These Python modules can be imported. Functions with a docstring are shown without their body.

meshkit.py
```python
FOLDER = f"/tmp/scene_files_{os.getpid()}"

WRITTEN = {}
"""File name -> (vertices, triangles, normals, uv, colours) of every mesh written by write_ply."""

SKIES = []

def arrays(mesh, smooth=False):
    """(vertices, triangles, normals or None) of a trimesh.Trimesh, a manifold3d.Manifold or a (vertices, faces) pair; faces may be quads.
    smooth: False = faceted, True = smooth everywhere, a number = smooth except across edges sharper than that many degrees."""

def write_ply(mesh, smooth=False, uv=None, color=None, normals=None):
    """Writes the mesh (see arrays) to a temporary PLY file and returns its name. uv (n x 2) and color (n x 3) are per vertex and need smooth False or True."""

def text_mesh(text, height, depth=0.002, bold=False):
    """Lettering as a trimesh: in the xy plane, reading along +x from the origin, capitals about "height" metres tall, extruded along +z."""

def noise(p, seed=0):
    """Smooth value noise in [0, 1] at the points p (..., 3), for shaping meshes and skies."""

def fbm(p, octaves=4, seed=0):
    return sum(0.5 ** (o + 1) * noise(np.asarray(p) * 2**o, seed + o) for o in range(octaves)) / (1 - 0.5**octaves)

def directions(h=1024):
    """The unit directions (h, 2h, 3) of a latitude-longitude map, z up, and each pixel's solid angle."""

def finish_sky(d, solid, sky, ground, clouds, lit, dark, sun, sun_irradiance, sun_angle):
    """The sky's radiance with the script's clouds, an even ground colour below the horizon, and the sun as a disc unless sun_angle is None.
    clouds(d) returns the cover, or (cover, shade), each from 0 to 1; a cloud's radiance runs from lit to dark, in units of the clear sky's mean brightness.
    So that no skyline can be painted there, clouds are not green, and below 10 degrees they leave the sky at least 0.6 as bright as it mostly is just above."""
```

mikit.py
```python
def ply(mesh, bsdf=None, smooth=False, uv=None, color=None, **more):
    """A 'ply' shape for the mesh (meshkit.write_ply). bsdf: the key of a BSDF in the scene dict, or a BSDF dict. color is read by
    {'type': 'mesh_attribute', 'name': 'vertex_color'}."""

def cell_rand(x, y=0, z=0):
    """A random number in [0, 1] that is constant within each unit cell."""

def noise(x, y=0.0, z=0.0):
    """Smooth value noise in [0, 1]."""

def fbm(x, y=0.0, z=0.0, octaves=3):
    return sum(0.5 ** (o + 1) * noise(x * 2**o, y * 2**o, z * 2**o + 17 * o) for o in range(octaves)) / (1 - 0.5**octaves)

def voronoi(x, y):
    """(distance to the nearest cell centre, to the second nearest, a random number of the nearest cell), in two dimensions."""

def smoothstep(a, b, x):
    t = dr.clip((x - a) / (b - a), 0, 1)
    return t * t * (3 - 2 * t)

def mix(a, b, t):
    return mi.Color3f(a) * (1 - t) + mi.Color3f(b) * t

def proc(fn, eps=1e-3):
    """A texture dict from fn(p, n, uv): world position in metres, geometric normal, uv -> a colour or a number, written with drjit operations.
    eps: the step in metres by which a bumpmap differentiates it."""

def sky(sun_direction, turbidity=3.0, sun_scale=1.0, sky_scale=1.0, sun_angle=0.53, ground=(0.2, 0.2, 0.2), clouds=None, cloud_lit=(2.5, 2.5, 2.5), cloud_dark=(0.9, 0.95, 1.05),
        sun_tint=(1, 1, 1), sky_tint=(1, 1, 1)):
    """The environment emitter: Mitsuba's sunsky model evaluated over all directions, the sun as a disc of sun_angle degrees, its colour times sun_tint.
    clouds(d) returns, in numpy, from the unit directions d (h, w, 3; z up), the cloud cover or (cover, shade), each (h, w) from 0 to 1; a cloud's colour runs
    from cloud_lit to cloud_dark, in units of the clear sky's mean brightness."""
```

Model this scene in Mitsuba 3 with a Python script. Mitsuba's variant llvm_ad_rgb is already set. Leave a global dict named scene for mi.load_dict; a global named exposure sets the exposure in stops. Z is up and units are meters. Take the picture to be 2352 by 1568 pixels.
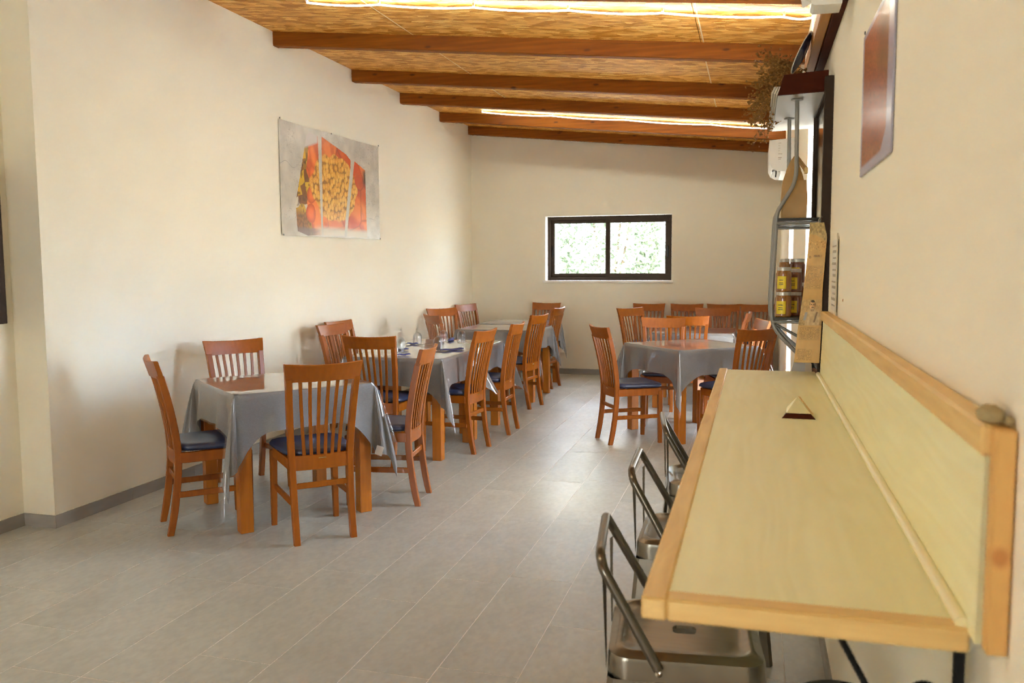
import math, random
import numpy as np
import trimesh
import drjit as dr
import mitsuba as mi
import mikit, meshkit
from manifold3d import Manifold
from shapely.geometry import Polygon

T = mi.ScalarTransform4f
random.seed(7)
rng = np.random.default_rng(7)
scene, labels = {}, {}
PI = math.pi


def S(r, g, b):
    """sRGB 0-255 to linear"""
    return [float(((c / 255 + 0.055) / 1.055) ** 2.4 if c > 10 else c / 255 / 12.92) for c in (r, g, b)]


# ------------------------------------------------------------------ camera
YAW, PITCH, ROLL, FPX, ZC = math.radians(15.893), math.radians(5.076), math.radians(0.298), 1954.83, 1.45
_f = np.array([-math.sin(YAW) * math.cos(PITCH), math.cos(YAW) * math.cos(PITCH), -math.sin(PITCH)])
_r = np.array([math.cos(YAW), math.sin(YAW), 0.0])
_d = np.cross(_f, _r)
_up = -(-math.sin(ROLL) * _r + math.cos(ROLL) * _d)
cam = np.array([0, 0, ZC])
scene['camera'] = {'type': 'thinlens', 'fov': math.degrees(2 * math.atan(1176 / FPX)), 'fov_axis': 'x',
                   'aperture_radius': 0.0024, 'focus_distance': 5.2, 'near_clip': 0.05, 'far_clip': 200.0,
                   'to_world': T().look_at(origin=cam.tolist(), target=(cam + _f).tolist(), up=_up.tolist())}
# ------------------------------------------------------------------ sky, exposure, lamp strength
exposure = 1.58


def clouds(d):
    n = meshkit.fbm(d * 3.0 + 5.0, 4, 3)
    return np.clip((n - 0.30) * 3.0, 0, 0.9), np.clip((n - 0.5) * 1.5, 0, 0.5)


scene['sky'] = mikit.sky((0.36, -0.30, 0.88), turbidity=4.0, sun_scale=22.0, sky_scale=42.0, ground=(0.45, 0.42, 0.36), clouds=clouds,
                         cloud_lit=(2.3, 2.25, 2.15), cloud_dark=(1.2, 1.2, 1.2), sky_tint=(0.90, 1.03, 1.10), sun_tint=(0.92, 1.02, 1.06), sun_angle=1.0)
LED = np.array([24.5, 26.5, 23.5])

# ------------------------------------------------------------------ materials


def ref(k):
    return {'type': 'ref', 'id': k}


def principled(color, rough=0.5, **k):
    c = color if isinstance(color, dict) else {'type': 'rgb', 'value': list(color)}
    return {'type': 'twosided', 'b': {'type': 'principled', 'base_color': c, 'roughness': rough, **k}}


def bump(b, fn, scale=1.0, eps=1e-3):
    """b is a twosided dict; puts a bumpmap inside."""
    inner = b['b']
    return {'type': 'twosided', 'b': {'type': 'bumpmap', 'arbitrary': mikit.proc(fn, eps), 'scale': scale, 'b': inner}}


noise, fbm, vor, cr, ss, mix = mikit.noise, mikit.fbm, mikit.voronoi, mikit.cell_rand, mikit.smoothstep, mikit.mix


def plaster_fn(p, n, uv):
    s = fbm(p.x * 0.9 + 3, p.y * 0.9, p.z * 0.9, 3)
    return mix((0.770, 0.730, 0.590), (0.810, 0.775, 0.640), s)


def plaster_bump(p, n, uv):
    return 0.0012 * fbm(p.x * 40, p.y * 40, p.z * 40, 3) + 0.002 * noise(p.x * 3, p.y * 3, p.z * 3)


scene['plaster'] = bump(principled(mikit.proc(plaster_fn), 0.75, specular=0.25), plaster_bump)
scene['white_paint'] = principled((0.82, 0.80, 0.74), 0.6)


def tile_fn(k):
    def fn(p, n, uv):
        a = fbm(p.x * 3.0 + k * 7.3, p.y * 2.0, 0.0, 4)
        b = fbm(p.x * 55.0, p.y * 34.0 + k, 0.0, 3)
        base = mix((0.270, 0.272, 0.232), (0.380, 0.382, 0.332), a)
        return base * (0.90 + 0.20 * b)
    return fn


for k in range(3):
    scene[f'floor_tile_{k}'] = principled(mikit.proc(tile_fn(k)), [0.34, 0.38, 0.36][k], specular=0.42)
scene['grout'] = principled((0.52, 0.49, 0.44), 0.5)
scene['base_tile'] = principled(mikit.proc(lambda p, n, uv: mix((0.155, 0.135, 0.105), (0.215, 0.190, 0.150), fbm(p.x * 8, p.y * 8, p.z * 20, 3))), 0.45)


def osb_fn(p, n, uv):
    wob = 0.10 * fbm(p.x * 2.5, p.y * 6.0, 0.0, 2)
    d1, d2, r1 = vor(p.x * 9.5 + 30 - 1.5 * p.y, (p.y + wob) * 26.0 + 2.0 * p.x)
    e1, e2, r2 = vor(p.x * 12.0 + 3.3 + 2.6 * p.y, (p.y - wob * 0.6) * 40.0 - 3.0 * p.x + 11.0 + 0.5 * p.x)
    g, _, r3 = vor(p.x * 13.0 - 4.2 * p.y, p.y * 34.0 + 6.0 * p.x)
    t = 0.5 * r1 + 0.33 * r2 + 0.17 * r3
    c = mix((0.34, 0.120, 0.014), (0.58, 0.285, 0.060), ss(0.15, 0.75, t))
    c = mix(c, (0.70, 0.42, 0.12), ss(0.80, 0.96, r2) * 0.8)
    c = mix(c, (0.24, 0.080, 0.010), ss(0.88, 0.98, r3) * 0.45)
    return c * (0.85 + 0.3 * fbm(p.x * 1.1, p.y * 1.4, 0.0, 2))


scene['osb'] = principled(mikit.proc(osb_fn), 0.6, specular=0.2)
scene['caulk'] = principled((0.62, 0.45, 0.25), 0.7)


def beam_fn(p, n, uv):
    g = fbm(p.x * 3.0, p.y * 50.0 + 3.0 * noise(p.x * 1.3, p.y, 0.0), p.z * 50.0, 3)
    big = fbm(p.x * 1.3, p.y * 3.0, p.z * 6.0 + 4, 3)
    c = mix((0.095, 0.022, 0.001), (0.200, 0.056, 0.002), ss(0.2, 0.8, 0.55 * g + 0.45 * big))
    k1, k2, kr = vor(p.x * 2.6 + 5.0, p.z * 7.0 + dr.floor(p.y * 0.8) * 3.1)
    c = mix(c, (0.055, 0.015, 0.004), (1 - ss(0.03, 0.10, k1)) * ss(0.45, 0.5, kr))
    crack = 1 - ss(0.0, 0.0016, dr.abs(p.z + 0.1 * p.x - 2.885 + 0.02 * (noise(p.x * 1.6, dr.floor(p.y), 2.0) - 0.5) - 0.045))
    return mix(c, (0.03, 0.01, 0.003), crack * ss(0.5, 0.6, noise(p.x * 0.9, dr.floor(p.y) * 3.7, 5.0)))


scene['beam_wood'] = principled(mikit.proc(beam_fn), 0.55, specular=0.12)


def chair_fn(p, n, uv):
    g = fbm(p.x * 70, p.y * 70, p.z * 7.0, 3)
    b = noise(p.x * 1.7, p.y * 1.7, p.z * 2.0)
    return mix((0.148, 0.031, 0.0003), (0.248, 0.062, 0.0006), 0.65 * g + 0.35 * b)


scene['chair_wood'] = principled(mikit.proc(chair_fn), 0.36, specular=0.35, clearcoat=0.25, clearcoat_gloss=0.8)


def table_leg_fn(p, n, uv):
    g = fbm(p.x * 60, p.y * 60, p.z * 5.0, 3)
    return mix((0.240, 0.060, 0.001), (0.350, 0.100, 0.002), g)


scene['table_wood'] = principled(mikit.proc(table_leg_fn), 0.38, specular=0.5, clearcoat=0.2)
scene['seat_leather'] = bump(principled((0.016, 0.024, 0.052), 0.36, specular=0.5),
                             lambda p, n, uv: 0.0005 * fbm(p.x * 160, p.y * 160, p.z * 160, 2) + 0.003 * noise(p.x * 9, p.y * 9, p.z * 9))
scene['brass'] = principled((0.70, 0.52, 0.22), 0.3, metallic=1.0)


def cloth_fn(p, n, uv):
    w = 0.5 + 0.5 * noise(p.x * 190, p.y * 190, p.z * 190)
    s = fbm(p.x * 5, p.y * 5, p.z * 5, 3)
    return mix((0.105, 0.102, 0.095), (0.172, 0.167, 0.157), s) * (0.75 + 0.35 * w)


scene['grey_cloth'] = principled(mikit.proc(cloth_fn), 0.55, specular=0.4, sheen=0.2)
scene['clear_film'] = {'type': 'thindielectric', 'int_ior': 1.6}
scene['pane_glass'] = {'type': 'thindielectric', 'int_ior': 1.5}
scene['crystal'] = {'type': 'dielectric', 'int_ior': 1.5}
scene['steel'] = principled((0.62, 0.60, 0.56), 0.25, metallic=1.0)
scene['navy_napkin'] = principled((0.030, 0.034, 0.105), 0.8)
scene['white_label'] = principled((0.8, 0.8, 0.78), 0.5)
scene['dark_print'] = principled((0.05, 0.05, 0.05), 0.6)
scene['dark_alu'] = principled((0.022, 0.014, 0.009), 0.55, specular=0.12)
scene['black_plastic'] = principled((0.005, 0.005, 0.005), 0.5, specular=0.15)
scene['black_iron'] = principled((0.004, 0.004, 0.004), 0.6, specular=0.1)


def laminate_fn(p, n, uv):
    w = fbm(p.x * 9.0 + 0.7 * fbm(p.y * 2.0, p.x * 3.0, p.z * 3, 2), p.y * 1.6, p.z * 9.0, 3)
    g = noise(p.x * 80 + 10 * w, p.y * 3.0, p.z * 80 + 10 * w)
    return mix((0.730, 0.690, 0.370), (0.840, 0.825, 0.530), 0.55 * w + 0.45 * g)


scene['laminate'] = principled(mikit.proc(laminate_fn), 0.42, specular=0.4)


def pine_fn(p, n, uv):
    w = fbm(p.x * 5.0, p.y * 5.0, p.z * 5.0, 3)
    g = fbm(p.x * 90 + 3 * w, p.y * 7.0, p.z * 90, 3)
    return mix((0.540, 0.310, 0.085), (0.740, 0.520, 0.200), 0.65 * g + 0.35 * w)


scene['pine'] = principled(mikit.proc(pine_fn), 0.45, specular=0.4)


def pine_x_fn(p, n, uv):
    w = fbm(p.x * 5.0, p.y * 5.0, p.z * 5.0, 3)
    g = fbm(p.x * 8.0, p.y * 60 + 3 * w, p.z * 110 + 2 * w, 3)
    return mix((0.540, 0.310, 0.085), (0.740, 0.520, 0.200), 0.65 * g + 0.35 * w)


scene['pine_crosswise'] = principled(mikit.proc(pine_x_fn), 0.45, specular=0.4)


def post_fn(p, n, uv):
    r = dr.sqrt(dr.square(p.x - 0.262) + dr.square((p.z - 1.132) * 0.8))
    knot = 1 - ss(0.004, 0.014, r)
    w = fbm(p.x * 60, p.y * 60, p.z * 7.0, 3)
    c = mix((0.500, 0.255, 0.060), (0.620, 0.350, 0.100), w)
    return mix(c, (0.35, 0.115, 0.020), knot * 0.8)


scene['pine_post'] = principled(mikit.proc(post_fn), 0.45)
scene['cream_plastic'] = principled((0.80, 0.72, 0.42), 0.35)


def gun_fn(p, n, uv):
    s = fbm(p.x * 6, p.y * 6, p.z * 6, 3)
    g = noise(p.x * 30, p.y * 160, p.z * 30)
    return mix((0.130, 0.112, 0.080), (0.215, 0.188, 0.142), 0.6 * s + 0.4 * g)


scene['gunmetal'] = principled(mikit.proc(gun_fn), 0.30, metallic=0.9, specular=0.5)
scene['gunmetal_tube'] = principled((0.105, 0.092, 0.070), 0.24, metallic=0.85, specular=0.5)
scene['rivet_metal'] = principled((0.55, 0.50, 0.42), 0.3, metallic=1.0)
scene['shelf_tube'] = principled((0.22, 0.215, 0.19), 0.5, metallic=0.3)
scene['shelf_black'] = principled((0.010, 0.010, 0.009), 0.25)
scene['mahogany'] = principled(mikit.proc(lambda p, n, uv: mix((0.030, 0.005, 0.0015), (0.046, 0.009, 0.002), fbm(p.x * 20, p.y * 20, p.z * 60, 3))), 0.6, specular=0.06)
scene['grey_board'] = principled((0.36, 0.35, 0.31), 0.45)
scene['cream_edge'] = principled((0.50, 0.45, 0.36), 0.5)
scene['mirror_glass'] = {'type': 'twosided', 'b': {'type': 'roughconductor', 'alpha': 0.01, 'specular_reflectance': {'type': 'rgb', 'value': [0.82, 0.82, 0.80]}}}
scene['honey'] = principled((0.22, 0.080, 0.006), 0.12, specular=0.6, clearcoat=0.8)
scene['dark_honey'] = principled((0.12, 0.030, 0.008), 0.12, specular=0.6, clearcoat=0.8)
scene['tin_lid'] = principled((0.46, 0.44, 0.38), 0.35, metallic=0.5)
scene['yellow_label'] = principled((0.72, 0.55, 0.02), 0.5)
scene['kraft'] = principled(mikit.proc(lambda p, n, uv: mix((0.34, 0.20, 0.068), (0.45, 0.28, 0.105), fbm(p.x * 25, p.y * 25, p.z * 12, 3))), 0.6)
scene['dry_herb'] = principled((0.20, 0.092, 0.016), 0.8)
scene['dry_stem'] = principled((0.14, 0.065, 0.014), 0.8)
scene['blue_glaze'] = principled((0.006, 0.012, 0.060), 0.15, specular=0.6)
scene['white_glaze'] = principled((0.75, 0.75, 0.72), 0.2)
scene['batten_wood'] = principled(mikit.proc(lambda p, n, uv: mix((0.33, 0.130, 0.022), (0.47, 0.215, 0.048), fbm(p.x * 40, p.y * 4, p.z * 40, 3))), 0.5)
scene['white_plastic'] = principled((0.82, 0.83, 0.79), 0.4)
scene['grey_plastic'] = principled((0.40, 0.38, 0.33), 0.5)
scene['stone'] = principled(mikit.proc(lambda p, n, uv: mix((0.17, 0.12, 0.045), (0.33, 0.25, 0.11), fbm(p.x * 60, p.y * 60, p.z * 60, 3))), 0.85)
scene['sleeve'] = principled((0.62, 0.57, 0.46), 0.15, specular=0.6, clearcoat=0.6)
scene['notice_paper'] = principled((0.70, 0.68, 0.60), 0.6)
scene['notice_ink'] = principled((0.30, 0.27, 0.21), 0.8)
scene['leaf'] = {'type': 'principledthin', 'base_color': {'type': 'rgb', 'value': [0.25, 0.30, 0.22]}, 'roughness': 0.6, 'diff_trans': 0.9}
scene['bark'] = principled((0.16, 0.12, 0.08), 0.9)
scene['outdoor_ground'] = principled((0.50, 0.49, 0.45), 0.9)
scene['roofing'] = principled((0.35, 0.20, 0.13), 0.9)

# ------------------------------------------------------------------ mesh helpers


def cbox(x0, x1, y0, y1, z0, z1, c=0.002):
    """box with chamfered edges, 24 vertices"""
    c = min(c, 0.49 * (x1 - x0), 0.49 * (y1 - y0), 0.49 * (z1 - z0))
    if c <= 0:
        m = trimesh.creation.box(extents=(x1 - x0, y1 - y0, z1 - z0))
        m.apply_translation(((x0 + x1) / 2, (y0 + y1) / 2, (z0 + z1) / 2))
        return m
    pts = []
    for X, sx in ((x0, 1), (x1, -1)):
        for Y, sy in ((y0, 1), (y1, -1)):
            for Z, sz in ((z0, 1), (z1, -1)):
                pts += [(X, Y + sy * c, Z + sz * c), (X + sx * c, Y, Z + sz * c), (X + sx * c, Y + sy * c, Z)]
    return trimesh.convex.convex_hull(np.array(pts))


def hull(pts):
    return trimesh.convex.convex_hull(np.array(pts, float))


def cat(*ms):
    return trimesh.util.concatenate([m for m in ms])


def rot(m, deg, axis=(0, 0, 1), point=(0, 0, 0)):
    m = m.copy()
    m.apply_transform(trimesh.transformations.rotation_matrix(math.radians(deg), axis, point))
    return m


def mov(m, x=0, y=0, z=0):
    m = m.copy()
    m.apply_translation((x, y, z))
    return m


def fillet(pts, rad, n=6):
    pts = [np.array(p, float) for p in pts]
    out = [pts[0]]
    for a, b, c in zip(pts, pts[1:], pts[2:]):
        u, v = a - b, c - b
        lu, lv = np.linalg.norm(u), np.linalg.norm(v)
        u, v = u / lu, v / lv
        r = min(rad, 0.45 * lu, 0.45 * lv)
        for i in range(n + 1):
            t = i / n
            out.append((1 - t) ** 2 * (b + u * r) + 2 * t * (1 - t) * b + t * t * (b + v * r))
    out.append(pts[-1])
    return out


def tube(pts, rad, n=10, flat=None):
    """swept round tube; flat=(w,t) gives an elliptical section"""
    P = np.array(pts, float)
    tan = np.gradient(P, axis=0)
    tan /= np.linalg.norm(tan, axis=1, keepdims=True)
    ref_ = np.array([0, 0, 1.0]) if abs(tan[0][2]) < 0.9 else np.array([1.0, 0, 0])
    rad = np.broadcast_to(rad, (len(P),))
    V = []
    nrm = np.cross(tan[0], ref_)
    nrm /= np.linalg.norm(nrm)
    for i in range(len(P)):
        nrm = nrm - tan[i] * (nrm @ tan[i])
        nrm /= np.linalg.norm(nrm)
        bi = np.cross(tan[i], nrm)
        for k in range(n):
            a = 2 * PI * k / n
            s1, s2 = (1, 1) if flat is None else flat
            V.append(P[i] + rad[i] * (s1 * math.cos(a) * nrm + s2 * math.sin(a) * bi))
    F = []
    for i in range(len(P) - 1):
        for k in range(n):
            a, b = i * n + k, i * n + (k + 1) % n
            F += [(a, b, b + n), (a, b + n, a + n)]
    V += [P[0], P[-1]]
    e = len(V)
    for k in range(n):
        F += [(e - 2, (k + 1) % n, k), (e - 1, (len(P) - 1) * n + k, (len(P) - 1) * n + (k + 1) % n)]
    m = trimesh.Trimesh(np.array(V), np.array(F), process=False)
    m.fix_normals()
    return m


def lathe(profile, n=24):
    """profile: list of (r,z) from bottom to top, revolved about z"""
    pr = np.array(profile, float)
    V, F = [], []
    for r, z in pr:
        for k in range(n):
            a = 2 * PI * k / n
            V.append((r * math.cos(a), r * math.sin(a), z))
    for i in range(len(pr) - 1):
        for k in range(n):
            a, b = i * n + k, i * n + (k + 1) % n
            F += [(a, b, b + n), (a, b + n, a + n)]
    m = trimesh.Trimesh(np.array(V), np.array(F), process=False)
    m.merge_vertices()
    m.update_faces(m.nondegenerate_faces())
    return m


def extrude(poly, h):
    return trimesh.creation.extrude_polygon(Polygon(poly), h, engine='earcut')


def prism_y(poly_xz, y0, y1):
    """extrude a polygon given in (x,z) along y"""
    m = extrude(poly_xz, y1 - y0)
    v = m.vertices.copy()
    m.vertices = np.stack([v[:, 0], y1 - v[:, 2], v[:, 1]], 1)
    return m


def prism_x(poly_yz, x0, x1):
    m = extrude(poly_yz, x1 - x0)
    v = m.vertices.copy()
    m.vertices = np.stack([x0 + v[:, 2], v[:, 0], v[:, 1]], 1)
    return m


def grid_mesh(P):
    """P: (a,b,3) grid -> mesh"""
    a, b = P.shape[:2]
    V = P.reshape(-1, 3)
    F = []
    for i in range(a - 1):
        for j in range(b - 1):
            q = i * b + j
            F += [(q, q + 1, q + b + 1), (q, q + b + 1, q + b)]
    return trimesh.Trimesh(V, np.array(F), process=False)


# ------------------------------------------------------------------ scene helpers
used = {}


def numbered(name):
    k = used.get(name, 0)
    used[name] = k + 1
    return name if k == 0 else f'{name}_{k:03d}'


def key_for(name, parent):
    return numbered(f'{parent}__{name}') if parent else numbered(name)


def put(name, mesh, bsdf, parent=None, smooth=False, to_world=None, label=None, kind=None, uv=None, **k):
    key = key_for(name, parent)
    d = mesh if isinstance(mesh, dict) else mikit.ply(mesh, bsdf, smooth=smooth, uv=uv, **k)
    if to_world is not None:
        d = {**d, 'to_world': to_world}
    scene[key] = d
    if label or kind:
        labels[key] = {}
        if label:
            labels[key]['label'] = label
        if kind:
            labels[key]['kind'] = kind
    return key


def thing(name, label, cat_, group=None):
    key = numbered(name)
    labels[key] = {'label': label, 'category': cat_}
    if group:
        labels[key]['group'] = group
    return key


def solo(name, mesh, bsdf, label, cat_, group=None, **k):
    key = put(name, mesh, bsdf, **k)
    labels[key] = {'label': label, 'category': cat_}
    if group:
        labels[key]['group'] = group
    return key


def struct(name, mesh, bsdf, parent=None, **k):
    key = put(name, mesh, bsdf, parent, **k)
    if not parent:
        labels[key] = {'kind': 'structure'}
    return key


# ================================================================== THE SHELL
XL, XREC, YREC = -3.74, -3.955, 3.78           # left wall, recessed left wall, where it steps
XR, XR2, YSTEP = 0.275, 0.30, 4.30              # right wall near, far
YB, YF = 11.14, -3.2
ceil_z = lambda x: 2.95 - 0.1 * x
TW = 0.22                                        # wall thickness


def wall_x(x0, x1, y0, y1, openings, top):
    """wall slab between x0,x1 running along y, top = height at it; openings (ya,yb,za,zb)"""
    parts = []
    y = y0
    for ya, yb, za, zb in sorted(openings):
        parts.append(cbox(x0, x1, y, ya, -0.1, top, 0))
        if za > 0:
            parts.append(cbox(x0, x1, ya, yb, -0.1, za, 0))
        parts.append(cbox(x0, x1, ya, yb, zb, top, 0))
        y = yb
    parts.append(cbox(x0, x1, y, y1, -0.1, top, 0))
    return cat(*parts)


def wall_y(y0, y1, x0, x1, openings, top):
    m = wall_x(-y1, -y0, x0, x1, openings, top)
    v = m.vertices.copy()
    m.vertices = np.stack([v[:, 1], -v[:, 0], v[:, 2]], 1)
    return m


WIN1 = (-2.705, -1.03, 1.25, 2.105)              # back window x0,x1,z0,z1
WINA = (4.50, 5.62, 0.80, 2.45)                   # tall window on the right wall
WINB = (7.40, 8.35, 0.0, 2.05)
struct('wall_left', cat(cbox(XL - 0.5, XL, YREC, YB + TW, -0.1, 3.6, 0)), 'plaster')
struct('wall_recess', cbox(XREC - TW, XREC, YF, YREC, -0.1, 3.6, 0), 'plaster')
struct('wall_back', wall_y(YB, YB + TW, XL, XR2 + 0.4, [WIN1], 3.6), 'plaster')
struct('wall_right', cat(cbox(XR, XR + TW + 0.03, YF, YSTEP, -0.1, 3.4, 0),
                         wall_x(XR2, XR2 + TW, YSTEP, YB, [WINA, WINB], 3.4)), 'plaster')
struct('wall_front', wall_y(YF - TW, YF, XREC - TW, XR + TW, [(-2.3, -1.3, 0.0, 2.1)], 3.7), 'plaster')

# floor: grout bed and tiles
struct('floor', cbox(XREC, XR2, YF, YB, -0.12, -0.0007, 0), 'grout')
TWX, TLY, GAP = 0.3015, 0.9365, 0.0030
tile_ply = {}
offs = {}
joint = {0: 0.5}
xs0 = -1.9815 - 7 * TWX
col = 0
OBS = {-1.079: 2.787, -1.9815: 2.645, -0.777: 3.246}
x = xs0
while x < XR2 - 0.01:
    xa, xb = max(x + GAP / 2, XREC + 0.002), min(x + TWX - GAP / 2, XR2 - 0.002)
    if xb - xa > 0.02:
        ob = [v for k, v in OBS.items() if abs(k - x) < 0.06]
        y0 = ob[0] if ob else random.choice((0.0, 0.31, 0.62)) + 0.2
        y0 -= math.ceil((y0 - YF) / TLY) * TLY
        y = y0
        while y < YB:
            ya, yb = max(y + GAP / 2, YF), min(y + TLY - GAP / 2, YB - 0.002)
            x_lo = max(xa, XL) if ya > YREC else xa
            if yb - ya > 0.02 and xb > x_lo + 0.01 and yb > 1.4:
                kk = (round(xb - x_lo, 3), round(yb - ya, 3), random.randrange(3))
                if kk not in tile_ply:
                    tile_ply[kk] = mikit.ply(cbox(0, kk[0], 0, kk[1], -0.0035, 0, 0.0006), f'floor_tile_{kk[2]}')
                put('tile', tile_ply[kk], None, 'floor', to_world=T().translate([x_lo, ya, 0.0]))
            y += TLY
    x += TWX

# skirting tiles


def skirting(name, a, b, nx, ny, h=0.072, t=0.009, L=0.602):
    """tile skirting from a to b; (nx,ny) points into the room"""
    a, b = np.array(a, float), np.array(b, float)
    n = max(1, round(np.linalg.norm(b - a) / L))
    key = numbered(name)
    labels[key] = {'kind': 'structure'}
    for i in range(n):
        p, q = a + (b - a) * i / n, a + (b - a) * (i + 1) / n
        u = (q - p) / np.linalg.norm(q - p)
        p, q = p + u * 0.001, q - u * 0.001
        nn = np.array([nx, ny]) * t
        pts = np.array([p, q, q + nn, p + nn])
        put('tile', hull([(*c, z) for c in pts for z in (0.0, h)]), 'base_tile', key)


skirting('baseboard_left', (XL, YREC - 0.009), (XL, YB), 1, 0)
skirting('baseboard_recess', (XREC, 0.6), (XREC, YREC), 1, 0)
skirting('baseboard_step', (XREC + 0.009, YREC), (XL + 0.009, YREC), 0, -1)
skirting('baseboard_back', (XL + 0.009, YB), (XR2, YB), 0, -1)
skirting('baseboard_right', (XR, 0.9), (XR, 4.3), -1, 0)

# ceiling: boards and beams
ceil_key = struct('ceiling', hull([(x, y, ceil_z(x) + dz) for x in (XREC - 0.6, XR2 + 0.7) for y in (YF - 0.6, YB + 0.5) for dz in (0.02, 0.10)]), 'roofing')
BEAMY = [-2.6, -1.1, 0.4, 1.9, 3.40, 4.80, 6.20, 7.59, 8.74, 9.95, 11.03]
BH, BT = 0.112, 0.09
SEAM = [-3.96, -2.55, -0.39, 0.70]
for i in range(len(BEAMY) - 1):
    for xa, xb in zip(SEAM, SEAM[1:]):
        ya, yb = BEAMY[i] + BT / 2, BEAMY[i + 1] + BT / 2
        put('panel', hull([(x, y, ceil_z(x) + dz) for x in (xa + 0.002, xb - 0.002) for y in (ya + .001, yb - .001) for dz in (0.0, 0.018)]), 'osb', ceil_key)
    for xa in SEAM[1:3]:
        xo = xa + random.uniform(-0.02, 0.02)
        put('seam', hull([(x, y, ceil_z(x) + dz) for x in (xo - 0.005, xo + 0.005) for y in (BEAMY[i] + BT, BEAMY[i + 1]) for dz in (-0.0012, 0.002)]), 'caulk', ceil_key)
for i, y in enumerate(BEAMY):
    r = 0.013
    sec = [(0, 0), (0, -BH + r), (r * .3, -BH + r * .3), (r, -BH), (BT - r, -BH), (BT - r * .3, -BH + r * .3), (BT, -BH + r), (BT, 0)]
    n = 60
    X = np.linspace(XREC if y < YREC else XL - 0.05, 0.9, n)
    P = np.zeros((n, len(sec) + 1, 3))
    for a, x in enumerate(X):
        for b, (sy, sz) in enumerate(sec + sec[:1]):
            w = 0.004 * (meshkit.noise(np.array([x * 1.1, i * 9.1 + sz * 20, sy * 20])) - 0.5) * (1 if sz < 0 else 0)
            P[a, b] = (x, y + sy + w, ceil_z(x) + sz + w)
    put('beam', grid_mesh(P), 'beam_wood', ceil_key, smooth=35)

# unseen roof; overhang hides sky above and shades the openings from the sun
struct('roof', hull([(x, y, ceil_z(x) + dz) for x in (XREC - 0.9, XR2 + 1.0) for y in (YF - 0.9, YB + 0.7) for dz in (0.12, 0.22)]), 'roofing')

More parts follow.
